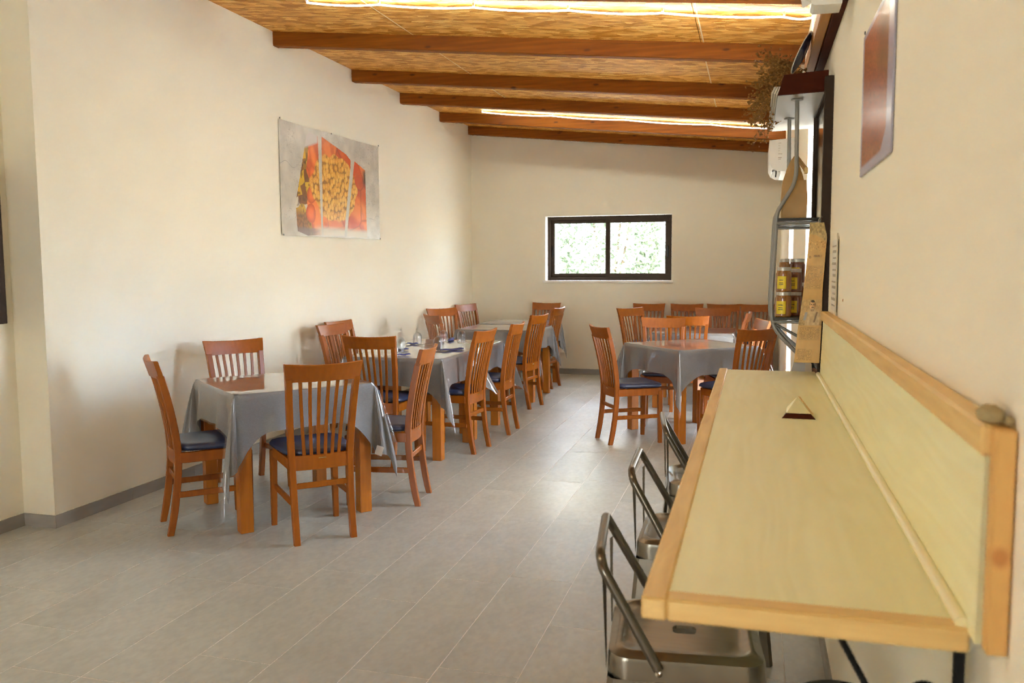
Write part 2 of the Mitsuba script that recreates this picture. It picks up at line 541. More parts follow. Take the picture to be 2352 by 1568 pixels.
# ------------------------------------------------------------------ back window
w1 = numbered('window_1')
labels[w1] = {'kind': 'structure'}
wx0, wx1, wz0, wz1 = WIN1
yf = YB + 0.15                                   # face of the frame
put('frame', cat(cbox(wx0, wx1, yf, yf + 0.06, wz1 - 0.045, wz1), cbox(wx0, wx1, yf, yf + 0.06, wz0, wz0 + 0.045),
                 cbox(wx0, wx0 + 0.045, yf, yf + 0.06, wz0 + 0.045, wz1 - 0.045), cbox(wx1 - 0.045, wx1, yf, yf + 0.06, wz0 + 0.045, wz1 - 0.045)), 'dark_alu', w1)


def sash(x0, x1, z0, z1, y, bl, br, b):
    k = put('sash', cat(cbox(x0, x1, y, y + 0.022, z1 - b, z1), cbox(x0, x1, y, y + 0.022, z0, z0 + b), cbox(x0, x0 + bl, y, y + 0.022, z0 + b, z1 - b),
                        cbox(x1 - br, x1, y, y + 0.022, z0 + b, z1 - b)), 'dark_alu', w1)
    put('pane', cbox(x0 + bl, x1 - br, y + 0.010, y + 0.0101, z0 + b, z1 - b, 0), 'pane_glass', k)
    return k


xm = -1.885
kA = sash(wx0 + 0.045, xm + 0.03, wz0 + 0.045, wz1 - 0.045, yf + 0.030, 0.045, 0.05, 0.048)
kB = sash(xm - 0.03, wx1 - 0.035, wz0 + 0.035, wz1 - 0.035, yf + 0.003, 0.06, 0.065, 0.058)
put('handle', cbox(wx0 + 0.055, wx0 + 0.075, yf + 0.018, yf + 0.030, 1.56, 1.71, 0.004), 'black_plastic', kA)
put('handle', cbox(wx1 - 0.075, wx1 - 0.055, yf - 0.010, yf + 0.003, 1.55, 1.70, 0.004), 'black_plastic', kB)
put('sill', cbox(wx0 - 0.03, wx1 + 0.02, YB - 0.02, YB + 0.15, wz0 - 0.028, wz0 + 0.002, 0.003), 'white_paint', w1)
put('reveal', cat(cbox(wx0, wx0 + 0.004, YB + 0.001, yf, wz0, wz1, 0), cbox(wx1 - 0.004, wx1, YB + 0.001, yf, wz0, wz1, 0), cbox(wx0, wx1, YB + 0.001, yf, wz1 - 0.004, wz1, 0)), 'white_paint', w1)


def glazed_door(name, y0, y1, z0, z1, x, n):
    k = numbered(name)
    labels[k] = {'kind': 'structure'}
    b, t = 0.05, 0.05
    put('frame', cat(cbox(x, x + t, y0, y1, z1 - b, z1), cbox(x, x + t, y0, y1, z0, z0 + b), cbox(x, x + t, y0, y0 + b, z0 + b, z1 - b), cbox(x, x + t, y1 - b, y1, z0 + b, z1 - b),
                     *[cbox(x, x + t, y0 + (y1 - y0) * i / n - 0.03, y0 + (y1 - y0) * i / n + 0.03, z0 + b, z1 - b) for i in range(1, n)]), 'white_paint', k)
    for i in range(n):
        ya = y0 + (y1 - y0) * i / n + (b if i == 0 else 0.03)
        yb = y0 + (y1 - y0) * (i + 1) / n - (b if i == n - 1 else 0.03)
        put('pane', cbox(x + 0.02, x + 0.0201, ya, yb, z0 + b, z1 - b, 0), 'pane_glass', k)
    put('jamb', cat(cbox(x - 0.12, x, y1 - 0.004, y1, z0, z1, 0), cbox(x - 0.12, x, y0, y0 + 0.004, z0, z1, 0), cbox(x - 0.12, x, y0, y1, z1 - 0.004, z1, 0)), 'white_paint', k)


glazed_door('window_2', *WINA, XR2 + 0.12, 1)
glazed_door('door_1', *WINB, XR2 + 0.12, 2)
k = numbered('unseen_door_2')  # unseen glazed door behind the camera, lets daylight into the near room
labels[k] = {'kind': 'structure'}
put('frame', cat(cbox(-2.3, -1.3, YF - 0.12, YF - 0.07, 2.04, 2.1), cbox(-2.3, -2.24, YF - 0.12, YF - 0.07, 0, 2.04), cbox(-1.36, -1.3, YF - 0.12, YF - 0.07, 0, 2.04)), 'dark_alu', k)
put('pane', cbox(-2.24, -1.36, YF - 0.095, YF - 0.0949, 0.0, 2.04, 0), 'pane_glass', k)
# ------------------------------------------------------------------ outdoors
struct('ground', cbox(-30, 30, -30, 45, -0.35, -0.13, 0), 'outdoor_ground')


def bush(name, label, x, y, r, h, seed, leaves=9000):
    rg = np.random.default_rng(seed)
    t = thing(name, label, 'bush', 'sunlit bushes beyond the window')
    c = rg.normal(size=(leaves, 3))
    c /= np.linalg.norm(c, axis=1, keepdims=True)
    rad = rg.uniform(0.55, 1.0, leaves) ** 0.5
    pts = c * rad[:, None] * [r, r * 0.8, h / 2] * (0.75 + 0.5 * meshkit.fbm(c * 2.2 + seed, 3)[:, None]) + [x, y, h / 2]
    V, F = [], []
    a = rg.normal(size=(leaves, 3))
    a /= np.linalg.norm(a, axis=1, keepdims=True)
    b = np.cross(a, rg.normal(size=(leaves, 3)))
    b /= np.linalg.norm(b, axis=1, keepdims=True)
    s = rg.uniform(0.05, 0.09, leaves)[:, None]
    V = np.stack([pts - a * s, pts + b * s * 0.45, pts + a * s, pts - b * s * 0.45], 1).reshape(-1, 3)
    q = np.arange(leaves)[:, None] * 4
    F = np.vstack([q + [0, 1, 2], q + [0, 2, 3]])
    put('foliage', trimesh.Trimesh(V, F, process=False), 'leaf', t, kind='stuff')
    put('trunk', cat(*[tube([(x + dx * .2, y + dy * .2, -0.13), (x + dx * .5, y + dy * .5, h * .35), (x + dx, y + dy, h * .7)], [.05, .035, .012], 6)
                       for dx, dy in rg.uniform(-.5, .5, (4, 2)) * r]), 'bark', t)


bush('bush', 'bright sunlit green bush filling the first pane of the back window', -4.75, 15.4, 0.98, 3.8, 1)
bush('bush', 'bright sunlit green bush behind the middle bar of the back window', -2.6, 15.6, 0.98, 3.6, 2)
bush('bush', 'bright sunlit green bush filling the second pane of the back window', -0.45, 15.4, 0.98, 3.7, 3)

# ------------------------------------------------------------------ LED strips


def led(label, a, b, sag, clips, seed, power):
    rg = np.random.default_rng(seed)
    t = thing('led_strip', label, 'led strip', 'glowing strips along the ceiling')
    a, b = np.array(a), np.array(b)
    n = 90
    u = np.linspace(0, 1, n)
    seg = np.searchsorted(clips, u, side='right') - 1
    seg = np.clip(seg, 0, len(clips) - 2)
    lo, hi = np.array(clips)[seg], np.array(clips)[seg + 1]
    w = (u - lo) / (hi - lo)
    P = a + (b - a) * u[:, None]
    P[:, 2] -= sag * 4 * w * (1 - w)
    put('tube', mikit.ply(tube(P, 0.0065, 8), 'white_plastic', smooth=40, emitter={'type': 'area', 'radiance': {'type': 'rgb', 'value': (LED * power).tolist()}}), None, t)
    for c in clips:
        q = a + (b - a) * c
        put('clip', cbox(q[0] - .006, q[0] + .006, q[1] - .011, q[1] + .011, q[2] + .0070, q[2] + .025, .001), 'white_plastic', t)


led('glowing white strip sagging across the boards beside the first big beam', (-2.93, 5.30, ceil_z(-2.93) - .024), (0.30, 5.44, ceil_z(.30) - .026), 0.012, [0, .16, .36, .55, .73, .95, 1], 1, 1.0)
led('glowing white strip along the beam near the far wall', (-3.10, 9.66, ceil_z(-3.10) - .020), (0.25, 9.74, ceil_z(.25) - .022), 0.012, [0, .25, .5, .78, 1], 2, 0.75)
led('out-of-view white strip above the viewer, placed to light the near half of the room', (-3.5, 1.05, ceil_z(-3.5) - .030), (-0.7, 1.10, ceil_z(-.7) - .030), 0.015, [0, .2, .4, .6, .8, 1], 3, 2.6)  # unseen strip above the camera, there to light the near half of the room

# ================================================================== DINING CHAIRS
H = 0.960


def back_y(z):
    """centre line of rear leg / back in side view"""
    zs = [0.0, 0.12, 0.28, 0.45, 0.60, 0.78, 0.96]
    ys = [-0.250, -0.226, -0.205, -0.197, -0.213, -0.248, -0.297]
    from scipy.interpolate import CubicSpline
    return float(CubicSpline(zs, ys)(z))


def half_w(z):
    return float(np.interp(z, [0, 0.2, 0.45, 0.86, 0.96], [0.152, 0.152, 0.156, 0.178, 0.186]))


def loft_rects(secs):
    """secs: list of (cx,cy,cz,hx,hy) rectangles stacked along z -> closed mesh with small chamfer"""
    P = []
    for cx, cy, cz, hx, hy in secs:
        c = 0.18 * min(hx, hy)
        P.append([(cx - hx + c, cy - hy, cz), (cx + hx - c, cy - hy, cz), (cx + hx, cy - hy + c, cz), (cx + hx, cy + hy - c, cz),
                  (cx + hx - c, cy + hy, cz), (cx - hx + c, cy + hy, cz), (cx - hx, cy + hy - c, cz), (cx - hx, cy - hy + c, cz)])
    P = np.array(P)
    n, k = P.shape[:2]
    V = list(P.reshape(-1, 3)) + [P[0].mean(0), P[-1].mean(0)]
    F = []
    for i in range(n - 1):
        for j in range(k):
            a, b = i * k + j, i * k + (j + 1) % k
            F += [(a, b, b + k), (a, b + k, a + k)]
    for j in range(k):
        F += [(n * k, (j + 1) % k, j), (n * k + 1, (n - 1) * k + j, (n - 1) * k + (j + 1) % k)]
    return trimesh.Trimesh(np.array(V), np.array(F), process=False)


CURVE = 0.026


def back_curve(x, z):
    w = half_w(z)
    return -CURVE * (1 - (x / w) ** 2)


def chair_meshes():
    out = []
    # rear legs / stiles
    for s in (-1, 1):
        zz = np.linspace(0, 0.875, 16)
        secs = [(s * half_w(z), back_y(z), z, 0.0165, 0.0185 if z > .1 else 0.0165 + 0.02 * z) for z in zz]
        out.append(('leg', loft_rects(secs), 'chair_wood', 30))
    for s in (-1, 1):
        out.append(('leg', loft_rects([(s * .178, .172, 0, .0145, .0145), (s * .174, .172, .25, .0175, .0175), (s * .172, .172, .43, .019, .019)]), 'chair_wood', 30))
    # top rail: curved board
    n = 14
    P = []
    xs = np.linspace(-0.206, 0.206, n)
    ring = []
    for x in xs:
        yo = -CURVE * (1 - (x / 0.2) ** 2)
        top = H - 0.010 * (1 - (x / 0.206) ** 2)
        z0 = 0.862
        lean = (back_y(top) - back_y(z0))
        f, b = 0.012, -0.012
        y0, y1 = back_y(z0) + yo, back_y(z0) + lean + yo
        xb = x * (0.1955 / 0.206)
        ring.append([(xb, y0 + f, z0), (xb, y0 + b, z0), (x, y1 + b, top - .004), (x, y1 + b + .004, top), (x, y1 + f - .004, top), (x, y1 + f, top - .004)])
    P = np.array([r + [r[0]] for r in ring])
    m = grid_mesh(P)
    k = 6
    capV = np.array([ring[0], ring[-1]]).reshape(-1, 3)
    capF = [(0, i + 1, i) for i in range(1, 5)] + [(6, 6 + i, 6 + i + 1) for i in range(1, 5)]
    m = cat(m, trimesh.Trimesh(capV, capF, process=False))
    out.append(('top_rail', m, 'chair_wood', 30))
    # lower back rail, curved as well
    ring = []
    for x in np.linspace(-0.150, 0.150, 8):
        yo = -0.016 * (1 - (x / 0.15) ** 2)
        y0 = back_y(.42) + yo
        ring.append([(x, y0 + .011, .385), (x, y0 - .011, .385), (x, y0 - .011, .462), (x, y0 + .011, .462), (x, y0 + .011, .385)])
    out.append(('lower_rail', grid_mesh(np.array(ring)), 'chair_wood', 20))
    # six slats
    for i in range(6):
        t = (i - 2.5) / 2.5
        secs = []
        for z in np.linspace(0.455, 0.868, 9):
            x = t * (0.092 + (0.122 - 0.092) * (z - .455) / .413)
            c = 0.016 + (CURVE - 0.016) * (z - .455) / .413
            y = back_y(z) - c * (1 - (x / half_w(z)) ** 2)
            secs.append((x, y, z, 0.0085, 0.0055))
        out.append(('slat', loft_rects(secs), 'chair_wood', 30))
    # seat frame: two side rails and the front rail
    fr = cat(cbox(-.1795, -.1545, -.19, .165, .395, .452, .002), cbox(.1545, .1795, -.19, .165, .395, .452, .002), cbox(-.165, .165, .160, .184, .395, .452, .002))
    out.append(('seat_frame', fr, 'chair_wood', False))
    # cushion
    prof = [(0.0, .0), (.55, .0), (.85, .006), (1.0, .018), (1.0, .030), (.96, .043), (.85, .051), (.6, .056), (0, .058)]
    poly = []
    for a in np.linspace(0, 2 * PI, 40, endpoint=False):
        c, s = math.cos(a), math.sin(a)
        e = 0.28
        poly.append((math.copysign(abs(c) ** e, c), math.copysign(abs(s) ** e, s)))
    P = []
    for r, z in prof:
        row = []
        for cx, cy in poly:
            wy = cy * r
            hw = 0.192 + 0.012 * wy
            yy = -0.005 + wy * 0.200
            xx = cx * r * hw
            if yy < -0.15:
                xx *= 1 - 0.22 * min(1, (-0.15 - yy) / 0.04)
            row.append((xx, yy, 0.448 + z))
        P.append(row + [row[0]])
    out.append(('seat', grid_mesh(np.array(P)[::-1]), 'seat_leather', True))
    # stretchers
    for s in (-1, 1):
        out.append(('stretcher', cbox(s * .166 - .009, s * .166 + .009, -.200, .165, .205, .237, .003), 'chair_wood', False))
    out.append(('stretcher', cbox(-.150, .150, back_y(.30) - .008, back_y(.30) + .008, .285, .315, .003), 'chair_wood', False))
    out.append(('badge', cbox(-.020, .020, back_y(.42) - .0285, back_y(.42) - .0265, .443, .449, .0008), 'brass', False))
    return out


CH = [(n, mikit.ply(m, b, smooth=s)) for n, m, b, s in chair_meshes()]


def chair(x, y, deg, label):
    t = thing('dining_chair', label, 'chair', 'slatted dining chairs')
    M = T().translate([x, y, 0]).rotate([0, 0, 1], deg)
    for n, d in CH:
        put(n, d, None, t, to_world=M)


CHAIRS = [
    (-2.337, 4.151, 43.7, 'slatted wooden chair seen from behind at the lone diagonal table by the plain wall'),
    (-2.958, 4.119, -44.9, 'slatted wooden chair seen edge-on between the lone diagonal table and the plain white wall'),
    (-3.179, 4.883, -125, 'slatted wooden chair facing the room from the wall side of the lone diagonal table'),
    (-2.213, 4.83, 98.6, 'slatted wooden chair on aisle side of the lone diagonal table by the wall'),
    (-2.651, 5.84, 1.7, 'slatted wooden chair, back to us, at the head of the wine-glass table'),
    (-3.225, 6.60, -97, 'slatted wooden chair at wall side of the wine-glass table, beside its head chair'),
    (-3.363, 7.002, -97, 'slatted wooden chair at wall side of the wine-glass table, mostly hidden behind its twin'),
    (-2.298, 6.328, 84.9, 'slatted wooden chair on aisle side of the wine-glass table, closer to its head'),
    (-2.260, 7.09, 90.9, 'slatted wooden chair on aisle side of the wine-glass table, toward its far end'),
    (-2.389, 8.456, 79.6, 'slatted wooden chair at the aisle corner of the empty table behind the wine-glass table'),
    (-2.960, 8.35, -46, 'slatted wooden chair at the wall corner of the empty table, seen behind the wine glasses'),
    (-3.310, 9.248, -126.4, 'slatted wooden chair against the plain wall, just behind another behind the wine glasses'),
    (-3.350, 10.40, -112, 'slatted wooden chair in the room corner, wall side of the far corner table'),
    (-2.515, 9.88, 84.5, 'slatted wooden chair on the aisle side of the far corner table'),
    (-2.728, 10.78, 168, 'slatted wooden chair facing us between the far corner table and the window wall'),
    (-0.961, 7.015, -59.5, 'slatted wooden chair showing its navy seat, aisle edge of diagonal table by counter'),
    (-0.164, 7.043, 44, 'bright orange-lit slatted wooden chair between the bar counter and the diagonal table behind it'),
    (-0.783, 7.818, -172.6, 'slatted wooden chair facing us across the glossy diagonal table near the counter'),
    (-0.200, 7.86, 107, 'slatted wooden chair mostly hidden behind the bright chair near the jar rack'),
    (-0.638, 8.717, 4, 'dark slatted wooden chair with its back to us, tucked into table before the chair row'),
    (-1.154, 9.70, -127.8, 'slatted wooden chair at the aisle end of the table before the chair row'),
    (-0.428, 9.762, -175.5, 'slatted wooden chair facing us between the last table and the chairs along the wall'),
    (-0.345, 9.15, 86, 'slatted wooden chair seen edge-on at the rack end of the table before the chair row'),
    (-1.303, 10.75, 180, 'slatted wooden chair along the window wall, first of the row of four from the window'),
    (-0.823, 10.75, 180, 'slatted wooden chair along the window wall, second of the row of four from the window'),
    (-0.368, 10.75, 180, 'slatted wooden chair along the window wall, third of the row of four from the window'),
    (0.040, 10.75, 180, 'slatted wooden chair along the window wall, last of the four, behind the rack tube'),
]
for c in CHAIRS:
    chair(*c)

# ================================================================== TABLES AND CLOTHS
TZ = 0.766


def table(cx, cy, deg, a, b, label):
    t = thing('dining_table', label, 'table', 'wooden dining tables')
    M = T().translate([cx, cy, 0]).rotate([0, 0, 1], deg)
    put('tabletop', cbox(-a, a, -b, b, TZ - .032, TZ, .004), 'table_wood', t, to_world=M)
    i = 0.012
    L = 0.072
    for sx in (-1, 1):
        for sy in (-1, 1):
            x0, y0 = (sx * (a - i) if sx < 0 else a - i - L), (sy * (b - i) if sy < 0 else b - i - L)
            put('leg', cbox(x0, x0 + L, y0, y0 + L, 0, TZ - .032, .003), 'table_wood', t, to_world=M)
    put('apron', cat(cbox(-a + .08, a - .08, -b + .03, -b + .05, TZ - .11, TZ - .032), cbox(-a + .08, a - .08, b - .05, b - .03, TZ - .11, TZ - .032),
                     cbox(-a + .03, -a + .05, -b + .08, b - .08, TZ - .11, TZ - .032), cbox(a - .05, a - .03, -b + .08, b - .08, TZ - .11, TZ - .032)), 'table_wood', t, to_world=M)


def drape(a, b, side, corner, off, seed, flare=0.5, wob=1.0, bumps=()):
    """draped rectangular cloth, half sizes a,b; drop side at mid-edge, corner at the corners; off lifts it off the table. Four folded ears."""
    rg = np.random.default_rng(seed)
    a, b = a + off, b + off
    ro = 0.008
    ph = rg.uniform(0, 6, 24)

    def hang(r):
        """(outward, down) of a point r past the edge"""
        q = ro * PI / 2
        return np.where(r < q, ro * np.sin(np.minimum(r, q) / ro), ro), np.where(r < q, ro * (1 - np.cos(np.minimum(r, q) / ro)), ro + r - q)

    verts, meshes = [], []
    nx, ny = 28, 28
    X, Y = np.meshgrid(np.linspace(-a, a, nx), np.linspace(-b, b, ny), indexing='ij')
    Z = np.zeros_like(X)
    if wob:
        edge = np.clip(np.minimum(a - abs(X), b - abs(Y)) / 0.05, 0, 1)
        Z = 0.0022 * wob * edge * (meshkit.fbm(np.stack([X * 7 + seed, Y * 7, X * 0], -1), 3) - 0.2)
    meshes.append(grid_mesh(np.stack([X, Y, Z], -1)))
    nr = 14
    # sides: (edge half length, fixed coordinate, placement)
    for si, (hl, fx) in enumerate(((b, a), (a, b), (b, a), (a, b))):
        s = np.linspace(-hl, hl, 41)
        endw = np.clip((abs(s) - (hl - 0.22)) / 0.22, 0, 1) ** 2
        d = side + (corner - side) * endw
        for (bi, bs, bw, bl) in bumps:
            if bi == si:
                d = d + bl * np.exp(-((s - bs) / bw) ** 2)
        R = np.linspace(0, 1, nr)[None, :] * d[:, None]
        out, down = hang(R)
        fade = 1 - np.clip((abs(s) - (hl - .10)) / .10, 0, 1)[:, None] ** 2
        wv = (np.sin(s * 17 + ph[si]) * .013 + np.sin(s * 29 + ph[si + 4]) * .009 + np.sin(s * 47 + ph[si + 8]) * .004 + .012)[:, None] * (R / side) ** 1.3 * fade
        out = out + np.maximum(wv, -0.004) * (0.6 + 0.4 * wob)
        for (bi, bs, bw, bl) in bumps:
            if bi == si:
                out = out + 0.10 * (np.exp(-((s - bs) / bw) ** 2))[:, None] * (R / side)
        ang = si * PI / 2
        c_, s_ = round(math.cos(ang)), round(math.sin(ang))
        lx, ly = fx + out, np.repeat(s[:, None], nr, 1)
        meshes.append(grid_mesh(np.stack([c_ * lx - s_ * ly, s_ * lx + c_ * ly, -down], -1)))
    for ci in range(4):
        ang = ci * PI / 2
        c_, s_ = round(math.cos(ang)), round(math.sin(ang))
        hx, hy = (a, b) if ci % 2 == 0 else (b, a)
        phi = np.linspace(0, PI / 2, 33)
        rm = corner / np.maximum(np.cos(phi), np.sin(phi))
        R = np.linspace(0, 1, nr)[None, :] * rm[:, None]
        u = (phi - PI / 4) / (PI / 4)                           # -1..1
        skew = rg.uniform(-.25, .25)
        az = PI / 4 + skew * (1 - u ** 2) + PI / 4 * np.sign(u) * abs(u) ** 2.2
        tilt = flare * (1 - abs(u) ** 1.6) * (1 + 0.15 * np.sin(5 * u + ph[12 + ci]))
        o0, d0 = hang(R)
        swing = np.sin(np.minimum(tilt, 1.2))[:, None] * (R - 0.25 * R ** 2 / rm[:, None])
        horiz = o0 + swing
        down = np.where(R > 0, np.sqrt(np.maximum(d0 ** 2 - (swing * .9) ** 2, 0)), 0)
        rip = 0.011 * np.sin(u * 9 + ph[16 + ci])[:, None] * (R / corner) * (1 - u ** 2)[:, None]
        lx, ly = hx + horiz * np.cos(az)[:, None] + rip, hy + horiz * np.sin(az)[:, None] - rip
        meshes.append(grid_mesh(np.stack([c_ * lx - s_ * ly, s_ * lx + c_ * ly, -down], -1)))
    m = cat(*meshes)
    m.merge_vertices(digits_vertex=5)
    m.update_faces(m.nondegenerate_faces())
    m.fix_normals()
    return m


def cloth(cx, cy, deg, a, b, label, seed, side=.215, corner=.355, bumps=(), flare=.46):
    t = thing('tablecloth', label, 'tablecloth', 'grey cloths under clear film')
    M = T().translate([cx, cy, TZ]).rotate([0, 0, 1], deg)
    put('fabric', drape(a, b, side, corner, 0.003, seed, flare, 0.6, bumps), 'grey_cloth', t, smooth=True, to_world=T().translate([cx, cy, TZ + .003]).rotate([0, 0, 1], deg))
    put('clear_cover', drape(a, b, side + .012, corner + .05, 0.007, seed, flare + .06, 1.0, bumps), 'clear_film', t, smooth=True,
        to_world=T().translate([cx, cy, TZ + .007]).rotate([0, 0, 1], deg), label='transparent plastic cover over the grey cloth')
    return t


T1 = (-2.712, 4.495, 50.0)
table(*T1, .40, .40, 'square wooden table standing alone and diagonal beside the plain white wall')
ct = cloth(*T1, .40, .40, 'grey cloth under clear film on the lone diagonal table by the plain wall', 3, corner=.405, flare=.34)
T2 = (-2.60, 6.635, 0.0)
table(-2.60, 6.242, 0, .39, .388, 'wooden table forming the head half of the long wine-glass table')
table(-2.60, 7.028, 0, .39, .388, 'wooden table forming the far half of the long wine-glass table')
cloth(*T2, .39, .785, 'long grey cloth carrying upturned wine glasses and napkins', 8, bumps=((0, -0.02, .10, .15), (2, 0.0, .1, .12)))
table(-2.655, 9.05, 0, .435, .395, 'wooden table behind the wine-glass table')
cloth(-2.655, 9.05, 0, .435, .395, 'empty grey cloth on the table behind the wine-glass table', 12, flare=.26)
table(-2.73, 9.975, 0, .41, .385, 'wooden table standing in the far corner of the room')
cloth(-2.73, 9.975, 0, .41, .385, 'empty grey cloth on the table in the far corner of the room', 17, side=.24, flare=.26)
T5 = (-.521, 7.44, 40.3)
table(*T5, .40, .40, 'square wooden table standing diagonal just beyond the bar counter')
cloth(*T5, .40, .40, 'glossy grey cloth on the diagonal table beyond the bar counter', 23, flare=.42)
table(-.595, 9.055, 0, .40, .40, 'wooden table in front of the row of chairs on the window wall')
cloth(-.595, 9.055, 0, .40, .40, 'grey cloth on the table before the row of chairs on the window wall', 29)
# printed care tag on the lone table's cloth
put('care_tag', cbox(-.022, .022, -.0008, .0008, -.028, .028, 0), 'white_label', ct, to_world=T().translate([-2.098, 4.5145, .375]).rotate([0, 0, 1], 6).rotate([0, 1, 0], 18), label='white care tag near the hem')

# ------------------------------------------------------------------ glasses, napkins, cutlery on the long table
GZ = TZ + .0085
gl = [(.0345, 0), (.0365, .02), (.039, .045), (.0375, .070), (.028, .092), (.012, .104), (.0045, .109)]
outer = [(r, z) for r, z in gl] + [(.0042, .125), (.0042, .165), (.006, .172), (.016, .176), (.031, .179), (.031, .181)]
inner = [(.0, .181), ]
full = [(.0333, .0004)] + [(max(r - .0012, .0003), z - .0006) for r, z in gl[1:6]][0:5] + [(.0, .1035)]
prof = full[::-1] + [(.0333, 0.0)] + outer + [(0, .1805)]
GL = mikit.ply(lathe([(r, z) for r, z in prof], 28), 'crystal', smooth=40)
for x, y, lb in ((-2.748, 6.36, 'upturned wine glass just behind the head chair, farther of an overlapping pair'), (-2.682, 6.175, 'upturned wine glass just behind the head chair, closer of an overlapping pair'),
                 (-2.82, 6.89, 'upturned wine glass alone at the wall side of the long grey cloth'), (-2.477, 6.486, 'shorter-looking upturned wine glass in front of the folded navy napkin'),
                 (-2.673, 7.149, 'upturned wine glass in front of a slatted chair, behind another wine glass'), (-2.51, 7.166, 'upturned wine glass before the empty grey table, beside a chair back')):
    key = numbered('wine_glass')
    scene[key] = {**GL, 'to_world': T().translate([x, y, GZ])}
    labels[key] = {'label': lb, 'category': 'wine glass', 'group': 'upturned wine glasses on the long table'}


def napkin(x0, y0, x1, y1, label, w=.028):
    L = math.hypot(x1 - x0, y1 - y0)
    n = 12
    s = np.linspace(0, 1, n)
    P = np.stack([s * L, 0 * s, .009 + .003 * np.sin(s * 9)], 1)
    m = tube(P, np.interp(s, [0, .1, .6, .95, 1], [.3, .7, 1, .9, .4]) * w * .5, 12, flat=(1, .5))
    m.vertices[:, 2] = np.maximum(m.vertices[:, 2], .0006)
    solo('napkin', m, 'navy_napkin', label, 'napkin', 'rolled navy napkins on the long table', smooth=50, to_world=T().translate([x0, y0, GZ]).rotate([0, 0, 1], math.degrees(math.atan2(y1 - y0, x1 - x0))))


def fork(x, y, deg, label):
    t = thing('fork', label, 'fork', 'forks on the long table')
    M = T().translate([x, y, GZ + .003]).rotate([0, 0, 1], deg)
    put('handle', loft_h([(-.10, .006), (-.02, .004), (.03, .0035), (.045, .010)]), 'steel', t, to_world=M)
    for q in (-1.5, -.5, .5, 1.5):
        put('tine', cbox(.044, .092, q * .0055 - .0014, q * .0055 + .0014, .0005, .0025, .0004), 'steel', t, to_world=M)


def loft_h(ws, z0=0.0, t=.002):
    up = [(x, w) for x, w in ws]
    poly = [(x, -w) for x, w in up] + [(x, w) for x, w in reversed(up)]
    m = extrude(poly, t)
    m.apply_translation((0, 0, z0))
    return m


def knife(x, y, deg, label):
    t = thing('knife', label, 'knife')
    M = T().translate([x, y, GZ + .002]).rotate([0, 0, 1], deg)
    put('handle', loft_h([(-.10, .006), (-.06, .008), (0, .006)], 0, .004), 'steel', t, to_world=M)
    put('blade', loft_h([(0, .007), (.06, .010), (.10, .003)], .001, .0012), 'steel', t, to_world=M)


napkin(-2.40, 6.345, -2.262, 6.50, 'rolled navy napkin near the aisle edge of the long cloth', .036)
napkin(-2.90, 6.835, -2.80, 6.855, 'rolled navy napkin under the wine glass at the wall side')
napkin(-2.64, 7.20, -2.675, 7.38, 'navy napkin folded behind the two far wine glasses', .05)
napkin(-2.60, 5.945, -2.515, 6.0, 'navy napkin roll end peeking past the head chair')
napkin(-2.80, 6.30, -2.69, 6.38, 'navy napkin roll behind the overlapping pair of wine glasses')
fork(-2.43, 6.36, 215, 'steel fork beside the navy napkin at the aisle edge')
fork(-2.40, 7.05, 200, 'steel fork beside the slatted chair on the aisle side')
fork(-2.63, 5.955, 20, 'steel fork just behind the head chair')
knife(-2.765, 6.875, 8, 'dark steel knife lying by the wine glass at the wall side')

# ================================================================== BAR COUNTER
CZ = 1.018
bc = thing('bar_counter', 'long pale wood-look bar shelf with pine edging fixed along the wall', 'counter')
CX0, CX1, CY0, CY1 = -.134, .241, 1.075, 3.615
put('top', cbox(CX0 + .032, CX1, CY0 + .032, CY1, CZ - .022, CZ, .001), 'laminate', bc)
put('edge_trim', cbox(CX0, CX0 + .033, CY0 + .0, CY1 + .012, CZ - .026, CZ + .004, .003), 'pine', bc, label='pine edging strip')
put('edge_trim', cbox(CX0 + .0332, .252, CY0, CY0 + .033, CZ - .026, CZ + .004, .003), 'pine_crosswise', bc)
put('splashboard', hull([(x, y, z) for x, y, z in ((.249, 1.045, CZ), (.249, 3.46, CZ), (.262, 1.045, CZ), (.262, 3.46, CZ), (.252, 1.045, 1.262), (.252, 3.40, 1.262), (.264, 1.045, 1.262), (.264, 3.40, 1.262))]), 'laminate', bc)
put('top_rail', cbox(.243, XR - .002, 1.03, 3.40, 1.238, 1.274, .004), 'pine', bc, label='pine rail capping the splashboard')
put('end_post', cbox(.2525, .2735, 1.008, 1.030, 1.021, 1.272, .002), 'pine_post', bc, label='upright pine strip with a dark knot')
put('corner_bead', tube([(.2440, CY0 + .006, CZ + .0085), (.2440, 3.47, CZ + .0085)], .0085, 12), 'cream_plastic', bc, smooth=40, label='cream quarter-round plastic bead')
# triangular wooden block sign on the top
sg = thing('table_sign', 'small pale wooden pyramid with dark foot standing on the bar top', 'sign')
put('foot', hull([(.081, 2.488, CZ + .0005), (.172, 2.488, CZ + .0005), (.094, 2.510, CZ + .012), (.160, 2.510, CZ + .012), (.098, 2.60, CZ + .0005), (.155, 2.60, CZ + .0005)]), 'mahogany', sg)
put('face', hull([(.094, 2.508, CZ + .0125), (.160, 2.508, CZ + .0125), (.127, 2.600, CZ + .046), (.098, 2.61, CZ + .0125), (.156, 2.61, CZ + .0125), (.128, 2.604, CZ + .044)]), 'laminate', sg)
put('edge', hull([(.161, 2.508, CZ + .012), (.168, 2.512, CZ + .010), (.129, 2.600, CZ + .048), (.135, 2.606, CZ + .046), (.160, 2.55, CZ + .010)]), 'pine', sg)
